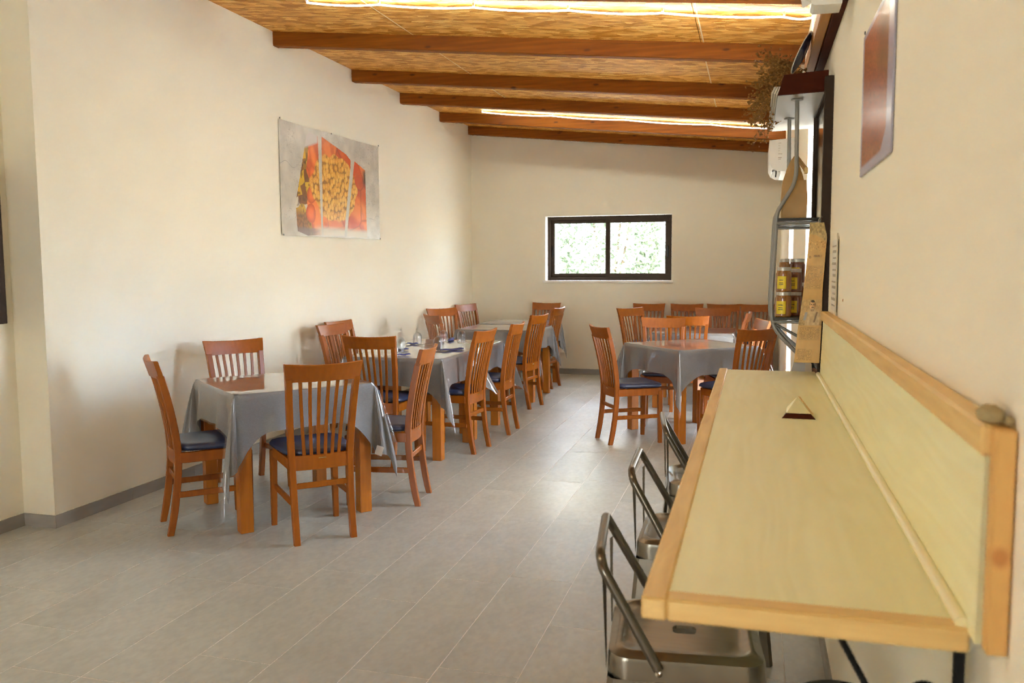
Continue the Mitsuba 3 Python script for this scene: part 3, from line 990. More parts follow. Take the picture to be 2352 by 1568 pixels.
# stone on the rail end
st = trimesh.creation.icosphere(subdivisions=3, radius=1)
st.vertices = st.vertices * [.0125, .026, .0095] * (0.8 + 0.5 * meshkit.fbm(st.vertices * 1.6 + 3, 3)[:, None])
st.vertices += [.257, 1.052, 1.274 + .0085]
st2 = trimesh.creation.icosphere(subdivisions=2, radius=1)
solo('pebble', st, 'stone', 'rough brown stone lying on the end of the pine rail', 'stone', smooth=True)
st2.vertices = st2.vertices * [.005, .007, .006] * (0.8 + 0.4 * meshkit.fbm(st2.vertices * 2 + 9, 2)[:, None]) + [.2695, 1.028, 1.274 + .005]
solo('pebble', st2, 'stone', 'tiny reddish stone crumb beside the larger stone on pine rail', 'stone', smooth=True)

# iron bracket below the counter
br = thing('iron_bracket', 'black iron bracket with scroll ring under the near end of the bar', 'bracket')
put('upright', cbox(.252, .264, 1.145, 1.157, .52, CZ - .027, .001), 'black_iron', br)
put('arm', cbox(-.02, .262, 1.146, 1.156, CZ - .034, CZ - .0265, .001), 'black_iron', br)
put('strut', tube([(.098, 1.151, CZ - .03), (.122, 1.20, .943), (.152, 1.20, .888), (.252, 1.165, .70)], .0045, 8), 'black_iron', br, smooth=40)
ring = [(.2275 + .0185 * math.cos(a), 1.19, .8775 + .0185 * math.sin(a)) for a in np.linspace(0, 2 * PI, 25)]
put('scroll', tube(ring, .0045, 8), 'black_iron', br, smooth=40)
bs = thing('round_stool', 'black round-topped stool half hidden under the bar shelf', 'stool')
SX, SY, SZ_ = .171, 1.615, .643
put('seat', mov(lathe([(0, -.03), (.082, -.03), (.088, -.022), (.090, -.01), (.086, .002), (.072, .008), (0, .010)], 36), SX, SY, SZ_), 'black_plastic', bs, smooth=40)
for a in range(4):
    c, s = math.cos(a * PI / 2 + .6), math.sin(a * PI / 2 + .6)
    put('leg', tube([(SX + .06 * c, SY + .06 * s, SZ_ - .03), (SX + .08 * c, SY + .08 * s, 0)], .009, 8), 'black_iron', bs, smooth=40)
put('foot_ring', tube([(SX + .073 * math.cos(a), SY + .073 * math.sin(a), .20) for a in np.linspace(0, 2 * PI, 33)], .007, 8), 'black_iron', bs, smooth=40)

# ================================================================== METAL BAR STOOLS
SH = 0.655


def rr(hx, hy, r, n=6):
    pts = []
    for cx, cy, a0 in ((hx - r, hy - r, 0), (-hx + r, hy - r, 90), (-hx + r, -hy + r, 180), (hx - r, -hy + r, 270)):
        for i in range(n + 1):
            a = math.radians(a0 + 90 * i / n)
            pts.append((cx + r * math.cos(a), cy + r * math.sin(a)))
    return pts


def rings(rs):
    """closed rings of equal count -> surface"""
    P = np.array([[(*p, z) for p in pts] + [(*pts[0], z)] for pts, z in rs])
    return grid_mesh(P)


def bar_stool(x, y, deg, label):
    t = thing('bar_stool', label, 'stool', 'gunmetal bar stools')
    M = T().translate([x, y, 0]).rotate([0, 0, 1], deg)
    h = .158
    # pressed seat pan: dished field, raised bead, rolled shoulder, skirt
    n = 6
    slot = [(.026 * math.copysign(abs(math.cos(a)) ** .45, math.cos(a)) - .0, .022 * math.copysign(abs(math.sin(a)) ** .6, math.sin(a))) for a in np.linspace(0, 2 * PI, 28, endpoint=False) + PI / 28]
    seat = rings([(slot, SH - .012), (slot, SH - .005), (rr(.10, .10, .03, n), SH - .005), (rr(.122, .122, .035, n), SH - .004), (rr(.130, .130, .038, n), SH + .003), (rr(.140, .140, .040, n), SH + .004),
                  (rr(.147, .147, .042, n), SH - .001), (rr(h, h, .045, n), SH - .006), (rr(h + .002, h + .002, .045, n), SH - .014), (rr(h + .003, h + .003, .045, n), SH - .050), (rr(h + .001, h + .001, .045, n), SH - .052)])
    seat.fix_normals()
    put('seat', seat, 'gunmetal', t, smooth=40, to_world=M)
    # splayed pressed legs, V section
    for sx in (-1, 1):
        for sy in (-1, 1):
            def sec(k, z, w):
                X, Y = sx * k, sy * k
                tk = .003
                return [(X - sx * w, Y, z), (X - sx * .012, Y, z), (X, Y - sy * .012, z), (X, Y - sy * w, z), (X - sx * tk, Y - sy * w, z), (X - sx * .014, Y - sy * .014, z), (X - sx * w, Y - sy * tk, z)]
            lv = [sec(.160, SH - .05, .105), sec(.164, SH - .10, .075), (sec(.185, .30, .050)), sec(.212, 0.004, .034)]
            P = np.array([s_ + [s_[0]] for s_ in lv])
            m = grid_mesh(P)
            m.fix_normals()
            put('leg', m, 'gunmetal', t, smooth=25, to_world=M)
    for sy in (-1, 1):
        put('brace', cbox(-.188, .188, sy * .176 - .002, sy * .176 + .002, .245, .275, .0008), 'gunmetal', t, to_world=M)
        put('brace', cbox(sy * .176 - .002, sy * .176 + .002, -.188, .188, .245, .275, .0008), 'gunmetal', t, to_world=M)
    # bent tube back: bolts on the skirt sides, arms run up and back, cross bar
    bz = SH + .198
    path = [(-.055, -.166, SH - .022), (-.170, -.142, SH + .175), (-.178, -.115, bz), (-.180, .115, bz + .012), (-.170, .142, SH + .182), (-.055, .166, SH - .022)]
    put('back_tube', tube(fillet(path, .016, 4), .0105, 12), 'gunmetal_tube', t, smooth=50, to_world=M)
    for s in (-1, 1):
        put('rivet', mov(rot(lathe([(0, .006), (.005, .005), (.0075, .002), (.0075, -.004)][::-1], 12), 90 * s, (1, 0, 0)), -.055, s * .1785, SH - .022), 'rivet_metal', t, smooth=40, to_world=M)
        put('strut', hull([(-.172, s * .132, SH + .150), (-.168, s * .128, SH + .150), (-.164, s * .124, SH + .160), (-.163, s * .105, SH - .03), (-.165, s * .115, SH - .03), (-.163, s * .125, SH - .045), (-.166, s * .108, SH - .045)]), 'gunmetal_tube', t, to_world=M)


bar_stool(-.134, 1.845, 6, 'gunmetal bar stool with slotted seat below the near corner of the bar')
bar_stool(-.160, 2.565, 1, 'gunmetal bar stool with tube back, second along the bar from the near corner')
bar_stool(-.148, 3.275, 8, 'gunmetal bar stool with tube back, last along the bar beside the far tables')

# ================================================================== LEFT WALL POSTER
def inpoly(a, b, pts):
    """drjit mask: inside a convex polygon (either winding)"""
    area = sum(p[0] * q[1] - q[0] * p[1] for p, q in zip(pts, pts[1:] + pts[:1]))
    if area < 0:
        pts = pts[::-1]
    m = mi.Mask(True)
    for p, q in zip(pts, pts[1:] + pts[:1]):
        m &= ((q[0] - p[0]) * (b - p[1]) - (q[1] - p[1]) * (a - p[0])) >= 0
    return m


PA = [(6.69, 2.585), (6.745, 2.612), (6.885, 2.600), (6.912, 1.735), (6.66, 1.719), (6.49, 1.753), (6.479, 1.997)]
PB = [(6.955, 2.605), (7.429, 2.505), (7.516, 2.46), (7.510, 2.39), (7.345, 1.735), (6.94, 1.732)]
PC = [(7.600, 2.462), (7.832, 2.400), (7.842, 1.735), (7.400, 1.735)]


def poster_fn(p, n, uv):
    y, z = p.y, p.z
    con = mix(S(176, 171, 158), S(214, 208, 194), fbm(y * 9, z * 9, 3.0, 4))
    con = mix(con, S(150, 145, 132), ss(.66, .9, noise(y * 110, z * 110, 1.0)) * ss(.4, .6, noise(y * 9, z * 9, 5.0)) * .45)
    cd = dr.abs(z - 2.28 - 0.10 * (noise(y * 9, 2.0, 0.0) - .5)) / 1.0
    con = mix(con, S(120, 115, 105), (1 - ss(0, .004, cd)) * ss(7.95, 7.8, y) * ss(6.55, 6.45, y) * .6)
    cd = dr.abs(z - 1.96 - 0.08 * (noise(y * 12, 5.0, 0.0) - .5))
    con = mix(con, S(120, 115, 105), (1 - ss(0, .004, cd)) * ss(7.85, 7.95, y) * .6)
    # sack of orange net, folds
    f = fbm(y * 5 + 2 * noise(z * 4, y * 3, 0.0), z * 5, 7.0, 4)
    e1, e2, er = vor(y * 3.6 + 1.0, z * 3.6 + .4)
    sack = mix(S(196, 62, 6), S(240, 128, 34), ss(.3, .7, f))
    sack = mix(sack, S(150, 40, 4), (1 - ss(0.0, .10, e2 - e1)) * .7)
    sack = mix(sack, S(246, 160, 84), ss(.55, .8, er) * .35)
    # packets on the far side
    q_ = .5 * (noise(y * 14, z * 14, 6.0) - .5)
    bx, bz = dr.floor(y * 13 + z * 4 + q_), dr.floor(z * 11 - y * 3 + q_)
    pr = cr(bx, bz, 4)
    pk = mix(S(120, 70, 20), S(214, 168, 24), ss(.3, .6, pr))
    pk = mix(pk, S(228, 220, 200), ss(.80, .82, pr))
    pk = mix(pk, S(70, 40, 22), ss(.62, .8, noise(y * 38, z * 38, 3.0)) * .7)
    bean1, bean2, br_ = vor(y * 34, z * 34)
    pk = mix(pk, S(150, 96, 38) * mi.Color3f(1.0) * (1.2 - bean1), (1 - ss(1.88, 1.95, z)) * ss(6.72, 6.66, y))
    img = mix(sack, pk, ss(6.735, 6.72, y + .12 * (noise(z * 7, 1.0, 2.0) - .5)))
    lump = dr.sqrt(dr.square((y - 6.76 - .03 * dr.sin(z * 9)) / .085) + dr.square((z - dr.floor((z - 1.83) / .17) * .17 - 1.915) / .088))
    img = mix(img, mix(S(236, 112, 34), S(196, 72, 12), ss(.3, 1.0, lump)), (1 - ss(.94, 1.0, lump)) * ss(1.83, 1.84, z) * ss(2.36, 2.35, z))
    carrot = dr.sqrt(dr.square((y - 6.80 + .25 * (z - 2.40)) / .07) + dr.square((z - 2.42) / .13))
    img = mix(img, mix(S(244, 130, 44), S(206, 82, 16), ss(.2, 1.0, carrot)), 1 - ss(.95, 1.0, carrot))
    img = mix(img, S(70, 52, 40), ss(7.75, 7.82, y) * ss(2.2, 2.3, z) * ss(2.42, 2.36, z))
    img = mix(img, S(225, 215, 205), ss(2.51, 2.54, z + .3 * (6.83 - y)) * ss(6.90, 6.86, y))
    # chickpeas
    r = dr.sqrt(dr.square((y - 7.19) / .47) + dr.square((z - 2.165) / .315)) + .16 * (noise(y * 11, z * 11, 9.0) - .5)
    v1, v2, vr = vor(y * 24.0, z * 24.0)
    pea = mix(S(250, 196, 84), S(222, 150, 36), vr)
    pea = mix(pea, S(150, 84, 14), ss(.42, .75, v1) * .9)
    pea = mix(pea, S(255, 222, 140), (1 - ss(.05, .22, v1)) * .5)
    img = mix(img, pea, 1 - ss(.92, .98, r))
    # pale foot of the picture
    img = mix(img, S(226, 214, 190), ss(1.83, 1.775, z) * ss(6.7, 6.95, y))
    img = mix(img, S(120, 104, 100), ss(1.80, 1.775, z) * ss(6.95, 6.75, y) * .8)
    m = inpoly(y, z, PA) | inpoly(y, z, PB) | inpoly(y, z, PC)
    return dr.select(m, mi.Color3f(img) * .72, mi.Color3f(con) * .92)


scene['poster_print'] = principled(mikit.proc(poster_fn), 0.3, specular=0.5)
po = thing('wall_poster', 'large poster of chickpeas in an orange sack, tacked to the plain wall', 'poster')
ny, nz = 24, 14
Yg, Zg = np.meshgrid(np.linspace(6.24, 8.15, ny), np.linspace(0, 1, nz), indexing='ij')
u = (Yg - 6.24) / 1.91
zlo, zhi = 1.709 + .019 * u, 2.648 + .024 * u - .004 * np.sin(u * PI * 2) ** 2
ZZ = zlo + (zhi - zlo) * Zg
XX = XL + .004 + .006 * np.exp(-((Zg - 0.0) / .10) ** 2) + .003 * (meshkit.noise(np.stack([Yg * 3, ZZ * 3, Yg * 0], -1)))
front = grid_mesh(np.stack([XX, Yg, ZZ], -1))
back = grid_mesh(np.stack([XX - .0012, Yg, ZZ], -1)[::-1])
put('sheet', cat(front, back), 'poster_print', po, smooth=True)
for y, z in ((6.25, 2.655), (7.13, 2.655), (8.14, 2.68), (8.14, 1.735), (6.26, 1.715)):
    put('pin', mov(rot(lathe([(0, .004), (.006, .003), (.008, 0)][::-1], 10), 90, (0, 1, 0)), XL + .012, y, z), 'dark_print', po)

# dark framed board on the recessed wall
wb = thing('framed_board', 'dark framed board hanging on the recessed wall, cut by the picture edge', 'board')
put('frame', cat(cbox(XREC, XREC + .03, 3.67, 3.715, 1.15, 2.0, .002), cbox(XREC, XREC + .03, 2.7, 3.715, 1.15, 1.195, .002), cbox(XREC, XREC + .03, 2.7, 3.715, 1.955, 2.0, .002), cbox(XREC, XREC + .03, 2.7, 2.745, 1.15, 2.0, .002)), 'dark_alu', wb)
put('panel', cbox(XREC, XREC + .012, 2.72, 3.69, 1.17, 1.98, 0), 'black_plastic', wb)

# ================================================================== RIGHT WALL POSTER AND NOTICE


def lentil_fn(p, n, uv):
    y, z = p.y, p.z
    v1, v2, vr = vor(y * 170, z * 170)
    c = mix(S(92, 44, 14), S(158, 84, 36), vr * .6 + .4 * (1 - v1))
    h = fbm(y * 5, z * 7, 2.0, 3)
    c = mix(c, S(90, 70, 48), ss(.5, .75, noise(y * 6 + 1.0, z * 4, 8.0)) * .8 * ss(2.30, 2.12, y))
    mx = ss(2.03, 2.055, y) * ss(2.487, 2.477, y) * ss(1.70, 1.712, z) * ss(2.042, 2.034, z)
    cut = ss(.0, .012, (z - 1.712) * 1.1 - (2.10 - y) * .6) * ss(.0, .02, (2.05 - z) + (y - 2.05) * .5)
    return mix(S(150, 148, 166), c, mx * cut)


scene['lentil_print'] = principled(mikit.proc(lentil_fn), 0.22, specular=0.6)
pr_ = thing('wall_poster', 'grey-bordered glossy picture of brown lentils on the wall above the bar', 'poster')
put('sheet', cbox(XR - .006, XR - .001, 1.968, 2.510, 1.684, 2.052, .001), 'lentil_print', pr_)
for y, z in ((2.49, 2.06), (2.2, 2.075)):
    put('pin', mov(rot(lathe([(0, .004), (.004, .003), (.005, 0)][::-1], 10), -90, (0, 1, 0)), XR - .004, y, z), 'dark_print', pr_)
nt = thing('wall_notice', 'narrow printed notice in a clear sleeve on the wall over the rail end', 'notice')
nk = put('paper', cbox(XR - .004, XR - .001, 3.12, 3.33, 1.285, 1.535, .0005), 'notice_paper', nt)
for i in range(11):
    z = 1.515 - i * .021
    put('print_line', cbox(XR - .0052, XR - .004, 3.14, 3.31 - .02 * (i % 3), z - .004, z + .004 * (i % 2 + .3), 0), 'notice_ink', nk)
put('sleeve_edge', cbox(XR - .0075, XR - .0045, 3.10, 3.125, 1.275, 1.555, .001), 'sleeve', nt)
put('screw', mov(rot(lathe([(0, .003), (.004, .002), (.005, 0)][::-1], 8), -90, (0, 1, 0)), XR - .002, 2.9, 1.335), 'batten_wood', nt)

# ================================================================== RACK, MIRROR
mr = thing('wall_mirror', 'tall mirror in a dark frame behind the tube rack', 'mirror')
put('frame', cat(cbox(.242, XR + .004, 3.49, 3.53, .90, 2.16, .003), cbox(.250, XR + .004, 4.22, 4.26, .90, 2.16, .003), cbox(.250, XR + .004, 3.53, 4.22, .90, .94, .003), cbox(.250, XR + .004, 3.53, 4.22, 2.12, 2.16, .003)), 'dark_alu', mr)
put('glass', cbox(.262, .266, 3.53, 4.22, .94, 2.12, 0), 'mirror_glass', mr)

rk = thing('display_rack', 'wall rack of bent grey tubes with dark shelves and mahogany-fronted top board', 'rack')
put('top_board', hull([(x, y, z) for y in (3.605, 4.56) for x, z in ((.074, 2.117), (.262, 2.124), (.262, 2.200), (.096, 2.190))]), 'grey_board', rk)
put('front_board', hull([(x, y, z) for y in (3.592, 3.606) for x, z in ((.074, 2.115), (.262, 2.122), (.262, 2.202), (.096, 2.192))]), 'mahogany', rk)
for i in range(3):
    put('edge_rib', hull([(x, y, z) for y in (3.60, 4.56) for x, z in ((.050 + .008 * i, 2.128 - .004 * i), (.056 + .008 * i, 2.124 - .004 * i), (.060 + .010 * i, 2.150), (.068 + .010 * i, 2.150))]), 'cream_edge', rk)
for y in (3.72, 4.19):
    x1 = .153 if y < 4 else .140
    pth = [(x1, y, 2.118), (x1 + .004, y, 1.79), (.084, y, 1.665), (.082, y, 1.62), (.070, y, 1.30), (.074, y, 1.19), (.170, y, 1.085), (.262, y, 1.02)]
    put('tube_frame', tube(fillet(pth, .05, 5), .0085, 12), 'shelf_tube', rk, smooth=50)
    put('flange', mov(lathe([(0, -.004), (.022, -.004), (.024, 0)], 20), x1, y, 2.1175), 'shelf_tube', rk)
for z, xa in ((1.626, .090), (1.222, .080)):
    put('shelf', cbox(xa, .250, 3.66, 4.25, z, z + .012, .001), 'shelf_black', rk)
    for y in (3.672, 4.19):
        put('crossbar', tube([(xa - .008, y, z - .008), (.248, y, z - .008)], .0065, 8), 'shelf_tube', rk, smooth=50)
put('brace', tube([(.078, 3.74, 1.205), (.262, 3.74, 1.105)], .006, 8), 'shelf_tube', rk, smooth=50)

# jars
JB = lambda r, h: lathe([(0, 0), (r * .92, 0), (r, .006), (r, h - .012), (r * .86, h - .004), (r * .86, h)], 24)


def jar(x, y, z, r, h, mat, label):
    t = thing('honey_jar', label, 'jar', 'jars with yellow labels on the rack')
    put('body', mov(JB(r, h), x, y, z), mat, t, smooth=40)
    put('lid', mov(lathe([(r * .88, 0), (r * .90, .001), (r * .90, .013), (r * .86, .015), (0, .015)], 24), x, y, z + h), 'tin_lid', t, smooth=40)
    a0 = math.radians(-100)
    ang = np.linspace(a0 - .75, a0 + .45, 9)
    P = np.array([[(x + (r + .0008) * math.cos(a), y + (r + .0008) * math.sin(a), z + q) for q in (.14 * h, .74 * h)] for a in ang])
    lk = put('label', grid_mesh(P), 'yellow_label', t, smooth=True)
    for q in (.55, .42, .34):
        a_ = np.linspace(a0 - .45, a0 + .1, 4)
        put('print_line', grid_mesh(np.array([[(x + (r + .0014) * math.cos(a), y + (r + .0014) * math.sin(a), z + (q + e) * h) for e in (-.012, .02)] for a in a_])), 'dark_print', lk)


Z1 = 1.2345
jar(.116, 3.705, Z1, .033, .088, 'honey', 'amber jar with yellow label on the lower rack shelf, bottom of front stack')
jar(.116, 3.705, Z1 + .1035, .031, .086, 'honey', 'amber jar with yellow label stacked on top of the front stack on the rack')
jar(.165, 3.80, Z1, .030, .085, 'dark_honey', 'dark jar with yellow label on the rack shelf next to the leaflet, bottom one')
jar(.165, 3.80, Z1 + .1005, .028, .082, 'dark_honey', 'dark jar with yellow label stacked beside the leaflet on the rack')
jar(.125, 3.93, Z1, .030, .10, 'honey', 'amber jar behind the front stack, bottom one')
jar(.125, 3.93, Z1 + .1155, .024, .11, 'honey', 'slim tall jar with yellow label rising behind the front stack')
jar(.180, 3.98, Z1, .034, .12, 'dark_honey', 'wide dark jar on shelf behind the leaflet, bottom one')
jar(.180, 3.98, Z1 + .1355, .034, .09, 'dark_honey', 'wide dark jar with broad lid, topmost behind the leaflet')

# paper bag on the middle shelf
pb = thing('paper_bag', 'tall brown paper bag with folded top on the upper rack shelf', 'bag')
zb = 1.6385
lev = [(0, .050, .045), (.09, .052, .046), (.16, .046, .034), (.21, .036, .016), (.245, .024, .008), (.262, .014, .004)]
P = []
for z, hx, hy in lev:
    row = [(.152 + sx * hx * k + .10 * max(0, z - .16), 3.80 + sy * hy + .02 * z, zb + z - .06 * max(0, sx * k) * (z > .2)) for sx, sy, k in ((-1, -1, 1), (-1, -1, .33), (1, -1, .33), (1, -1, 1), (1, 0, .86), (1, 1, 1), (1, 1, .33), (-1, 1, .33), (-1, 1, 1), (-1, 0, .86))]
    P.append(row + [row[0]])
bag = grid_mesh(np.array(P))
bag.fix_normals()
put('body', bag, 'kraft', pb, smooth=25)
put('folded_top', hull([(.150, 3.775, zb + .255), (.158, 3.80, zb + .275), (.185, 3.77, zb + .215), (.200, 3.79, zb + .215), (.196, 3.785, zb + .185), (.165, 3.79, zb + .235)]), 'kraft', pb)
put('clip', cbox(.190, .204, 3.765, 3.790, zb + .185, zb + .212, .002), 'brass', pb)

# leaflet hanging in front of the mirror frame


def leaflet_fn(p, n, uv):
    u, v = uv.x, uv.y                       # u across, v from the top down
    c = mix(S(176, 138, 76), S(198, 160, 96), fbm(u * 4, v * 16, 1.0, 3))
    # wheat photograph at the top
    top = mix(S(92, 70, 36), S(214, 188, 128), fbm(u * 14 + v * 20, v * 60, 3.0, 4))
    c = mix(c, top, ss(.085 + .06 * u * u, .075 + .06 * u * u, v))
    grains1, grains2, gr = vor(u * 9, v * 95)
    c = mix(c, mix(S(132, 88, 30), S(226, 186, 110), gr), (1 - ss(.20, .42, grains1)) * ss(.12, .13, v) * ss(.205, .195, v) * ss(.04, .1, u) * .9)
    # text rows
    row = dr.abs(v * 118 - dr.floor(v * 118) - .5)
    words = ss(.34, .42, noise(u * 44, dr.floor(v * 118) * 7.3, 4.0))
    txt = (1 - ss(.18, .30, row)) * words * ss(.06, .09, u) * ss(.95, .91, u)
    zone = ss(.30, .31, v) * ss(.475, .465, v) + ss(.74, .745, v) * ss(.84, .83, v) + ss(.90, .905, v) * ss(.985, .98, v) * ss(.75, .6, u)
    c = mix(c, S(112, 80, 36), dr.clip(txt * zone, 0, 1) * .75)
    # heading
    hd = ss(.228, .232, v) * ss(.246, .242, v) * ss(.34, .38, u) * ss(.82, .78, u) * ss(.42, .5, noise(u * 46, 3.0, 1.0))
    c = mix(c, S(96, 62, 24), hd * .9)
    em = 1 - ss(.05, .075, dr.sqrt(dr.square(u - .16) + dr.square((v - .245) * 5.5)))
    c = mix(c, S(120, 82, 34), em * ss(.3, .6, noise(u * 60, v * 260, 2.0)))
    # photograph of a man standing in a field
    ph = ss(.545, .550, v) * ss(.735, .730, v)
    field = mix(S(150, 116, 66), S(208, 178, 122), fbm(u * 18, v * 90, 5.0, 4))
    field = mix(field, S(120, 92, 46), ss(.67, .72, v) * fbm(u * 25, v * 120, 2.0, 3))
    sh = dr.abs(u - .58) - .13 - .20 * ss(.615, .66, v)          # shoulders widen from the neck down
    body = (1 - ss(-.02, .01, sh)) * ss(.616, .622, v)
    field = mix(field, mix(S(206, 182, 140), S(164, 136, 92), fbm(u * 12, v * 50, 1.0, 2)), body)
    field = mix(field, S(148, 154, 160), (1 - ss(.05, .07, dr.abs(u - .27 + (v - .655) * .8))) * ss(.635, .64, v) * ss(.70, .69, v) * .85)
    field = mix(field, S(104, 76, 40), (1 - ss(.035, .05, dr.abs(u - .74 + (v - .66) * 1.6))) * ss(.635, .64, v) * ss(.715, .705, v) * .8)
    fx, fv = (u - .55 - .3 * (v - .59)) / .150, (v - .588) / .040
    head = 1 - ss(.93, 1.0, dr.sqrt(fx * fx + fv * fv))
    field = mix(field, S(128, 98, 60), (1 - ss(.06, .08, dr.abs(u - .56))) * ss(.60, .605, v) * ss(.632, .628, v))
    field = mix(field, mix(S(214, 176, 128), S(158, 116, 70), ss(-.3, .9, fx)), head)
    hair = head * dr.maximum(ss(-.42, -.56, fv + .35 * fx * fx), ss(.72, .84, dr.abs(fx)) * ss(.1, -.1, fv))
    field = mix(field, S(58, 44, 30), hair)
    eyes = head * (1 - ss(.07, .11, dr.abs(fv + .12))) * (1 - ss(.16, .22, dr.abs(dr.abs(fx) - .36)))
    field = mix(field, S(66, 46, 28), eyes)
    field = mix(field, S(140, 98, 56), head * (1 - ss(.05, .09, dr.abs(fx))) * ss(-.1, .0, fv) * ss(.3, .22, fv) * .7)
    field = mix(field, S(74, 54, 36), head * (1 - ss(.30, .36, dr.abs(fx))) * (1 - ss(.06, .10, dr.abs(fv - .38))))
    field = mix(field, S(150, 128, 100), head * ss(.55, .68, fv) * .8)
    c = mix(c, field, ph)
    return c


scene['leaflet_print'] = principled(mikit.proc(leaflet_fn), 0.55)
lf = thing('leaflet', 'long printed kraft leaflet with a photo of a man, hung beside the rack', 'leaflet')
nv, nu = 60, 8
V_, U_ = np.meshgrid(np.linspace(0, 1, nv), np.linspace(0, 1, nu), indexing='ij')
zz = 1.609 - .538 * V_
xl = np.interp(V_, [0, .2, .5, .75, 1], [.203, .199, .184, .168, .156])
xr_ = np.interp(V_, [0, .1, .25, .45, .7, 1], [.256, .268, .262, .256, .256, .250])
xx = (xl + (xr_ - xl) * U_) * .983
yy = 3.475 + .006 * np.sin(V_ * 11 + U_ * 1.2) - .012 * V_ + .008 * (U_ - .5) * np.cos(V_ * 9)
fr_ = grid_mesh(np.stack([xx, yy, zz], -1))
put('sheet', mikit.ply(fr_, 'leaflet_print', smooth=True, uv=np.stack([U_, V_], -1).reshape(-1, 2)), None, lf)
put('hook', tube([(.246, 3.492, 1.63), (.240, 3.486, 1.632), (.232, 3.480, 1.620), (.230, 3.477, 1.604)], .0015, 6), 'steel', lf)
# dark folded bag under the leaflet
db = thing('carrier_bag', 'grey and black bag tucked below the leaflet behind the bar end', 'bag')
put('body', hull([(.150, 3.66, 1.00), (.155, 3.72, .99), (.235, 3.66, 1.0), (.24, 3.72, .99), (.165, 3.68, 1.062), (.18, 3.69, 1.085), (.225, 3.68, 1.068), (.16, 3.66, .70), (.24, 3.66, .70), (.16, 3.80, .70), (.24, 3.80, .70)]), 'grey_plastic', db)
put('handle', tube(fillet([(.170, 3.655, 1.055), (.182, 3.65, 1.083), (.225, 3.65, 1.075), (.238, 3.655, 1.03)], .02), .005, 8), 'black_plastic', db, smooth=50)
put('flap', hull([(.205, 3.648, 1.005), (.232, 3.648, 1.005), (.205, 3.648, 1.050), (.230, 3.650, 1.048), (.218, 3.655, 1.03)]), 'sleeve', db)

# dried herbs on top of the rack
hb = thing('dried_herb_bunch', 'bunch of dry brown herb sprigs drooping off the rack top', 'dried herbs')
rg = np.random.default_rng(41)
stems, dots = [], []
for i in range(46):
    y0 = rg.uniform(3.80, 4.25)
    p0 = np.array([.20 + rg.uniform(-.03, .02), y0, 2.215 + rg.uniform(0, .03)])
    L = rg.uniform(.14, .27)
    side = rg.uniform(-.5, .5)
    up = rg.uniform(-.35, 1.15)
    dirn = np.array([-1, side * .8, up])
    dirn /= np.linalg.norm(dirn)
    P = []
    for s in np.linspace(0, 1, 8):
        q = p0 + dirn * L * s
        q[2] -= .13 * s * s * (1.2 - max(up, 0))
        P.append(q)
    stems.append(tube(P, np.linspace(.0018, .0009, 8), 5))
    for k in range(46):
        s = rg.uniform(.25, 1) ** .7
        j = s * 7
        a = int(min(j, 6))
        q = P[a] + (P[a + 1] - P[a]) * (j - a)
        off = rg.normal(size=3) * .014
        dots.append((q + off, rg.uniform(.0028, .0058)))
        if k % 5 == 0:
            stems.append(tube([q, q + off * .6, q + off], .0007, 4))
oc = trimesh.creation.octahedron() if hasattr(trimesh.creation, 'octahedron') else trimesh.creation.icosphere(subdivisions=0)
ov, of = oc.vertices / np.abs(oc.vertices).max(), oc.faces
VV = np.concatenate([q + ov * r * rg.uniform(.6, 1.3, 3) for q, r in dots])
FF = np.concatenate([of + i * len(ov) for i in range(len(dots))])
put('stems', cat(*stems), 'dry_stem', hb, kind='stuff')
put('seed_heads', trimesh.Trimesh(VV, FF, process=False), 'dry_herb', hb, kind='stuff')

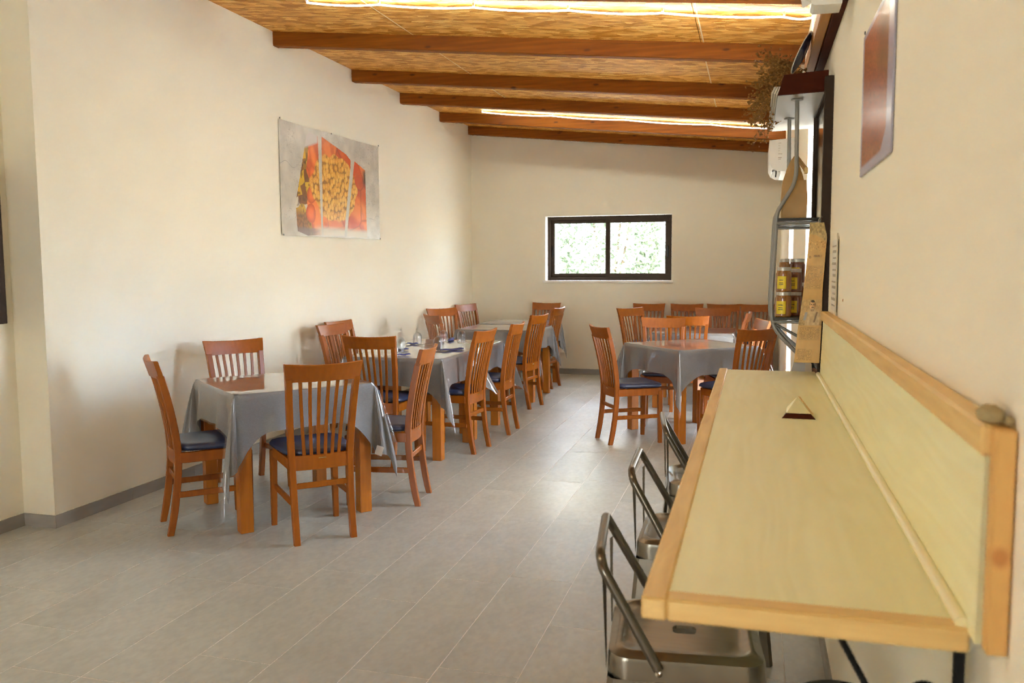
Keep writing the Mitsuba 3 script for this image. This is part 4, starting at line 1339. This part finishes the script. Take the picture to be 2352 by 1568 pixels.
# blue plate standing against the wall batten
pl = thing('plate', 'navy plate with white rim standing on edge above the rack', 'plate')
pm = lathe([(0, -.006), (.05, -.006), (.085, .004), (.086, .006), (.05, -.001), (0, -.001)], 36)
Mp = T().translate([.170, 3.72, 2.300]).rotate([0, 0, 1], -6).rotate([0, 1, 0], -64)
put('dish', pm, 'blue_glaze', pl, smooth=40, to_world=Mp)
put('rim', tube([(.086 * math.cos(a), .086 * math.sin(a), .005) for a in np.linspace(0, 2 * PI, 41)], .0022, 6), 'white_glaze', pl, smooth=50, to_world=Mp)
solo('wall_batten', cbox(.203, .240, 2.9, 4.26, 2.312, 2.372, .003), 'batten_wood', 'long pale timber batten running level along the wall above the rack', 'batten')
solo('wall_batten', cbox(.241, XR + .002, 2.9, 4.26, 2.30, 2.385, .003), 'mahogany', 'dark strip running behind the pale timber batten high on the wall', 'board')  # dark strip filling the gap between batten and wall
# white box high on the wall
ac2 = thing('emergency_light', 'white plastic lamp box fixed high on the wall, cut by the top edge', 'lamp')
put('case', hull([(x, y, z) for y in (2.80, 2.90) for x, z in ((.150, 2.236), (.236, 2.228), (.250, 2.34), (.150, 2.34), (.158, 2.229))]), 'white_plastic', ac2)
put('bracket', hull([(x, y, z) for y in (2.82, 2.88) for x, z in ((.245, 2.26), (.276, 2.26), (.276, 2.33), (.245, 2.33))]), 'white_plastic', ac2)
put('flap', hull([(.118, 2.797, 2.250), (.152, 2.797, 2.236), (.124, 2.797, 2.222), (.152, 2.82, 2.25), (.120, 2.81, 2.258)]), 'white_plastic', ac2)

# air conditioner
ac = thing('air_conditioner', 'white split air conditioner on the wall above the far door', 'air conditioner')
sec = [(.095, 2.455), (.30, 2.470), (.30, 2.205), (.215, 2.205), (.160, 2.212), (.118, 2.235), (.099, 2.275), (.095, 2.33)]
ck = put('case', prism_y(sec, 7.35, 8.15), 'white_plastic', ac)
put('louvre', hull([(x, y, z) for y in (7.40, 8.10) for x, z in ((.125, 2.228), (.185, 2.207), (.128, 2.222), (.188, 2.201))]), 'grey_plastic', ac)
for i, (w, z) in enumerate(((.020, 2.43), (.014, 2.41), (.016, 2.39), (.012, 2.37), (.030, 2.345), (.028, 2.315), (.022, 2.303))):
    put('sticker_line', cbox(.165, .165 + w, 7.3485, 7.3495, z - (.004 if i > 3 else .0015), z + .0015, 0), 'grey_plastic', ck)
put('pipe', tube([(.15, 7.36, 2.212), (.152, 7.36, 2.195), (.148, 7.36, 2.16)], .006, 6), 'black_plastic', ac)
put('bracket', hull([(.118, 7.37, 2.214), (.14, 7.37, 2.214), (.12, 7.37, 2.206), (.14, 7.40, 2.206)]), 'black_plastic', ac)
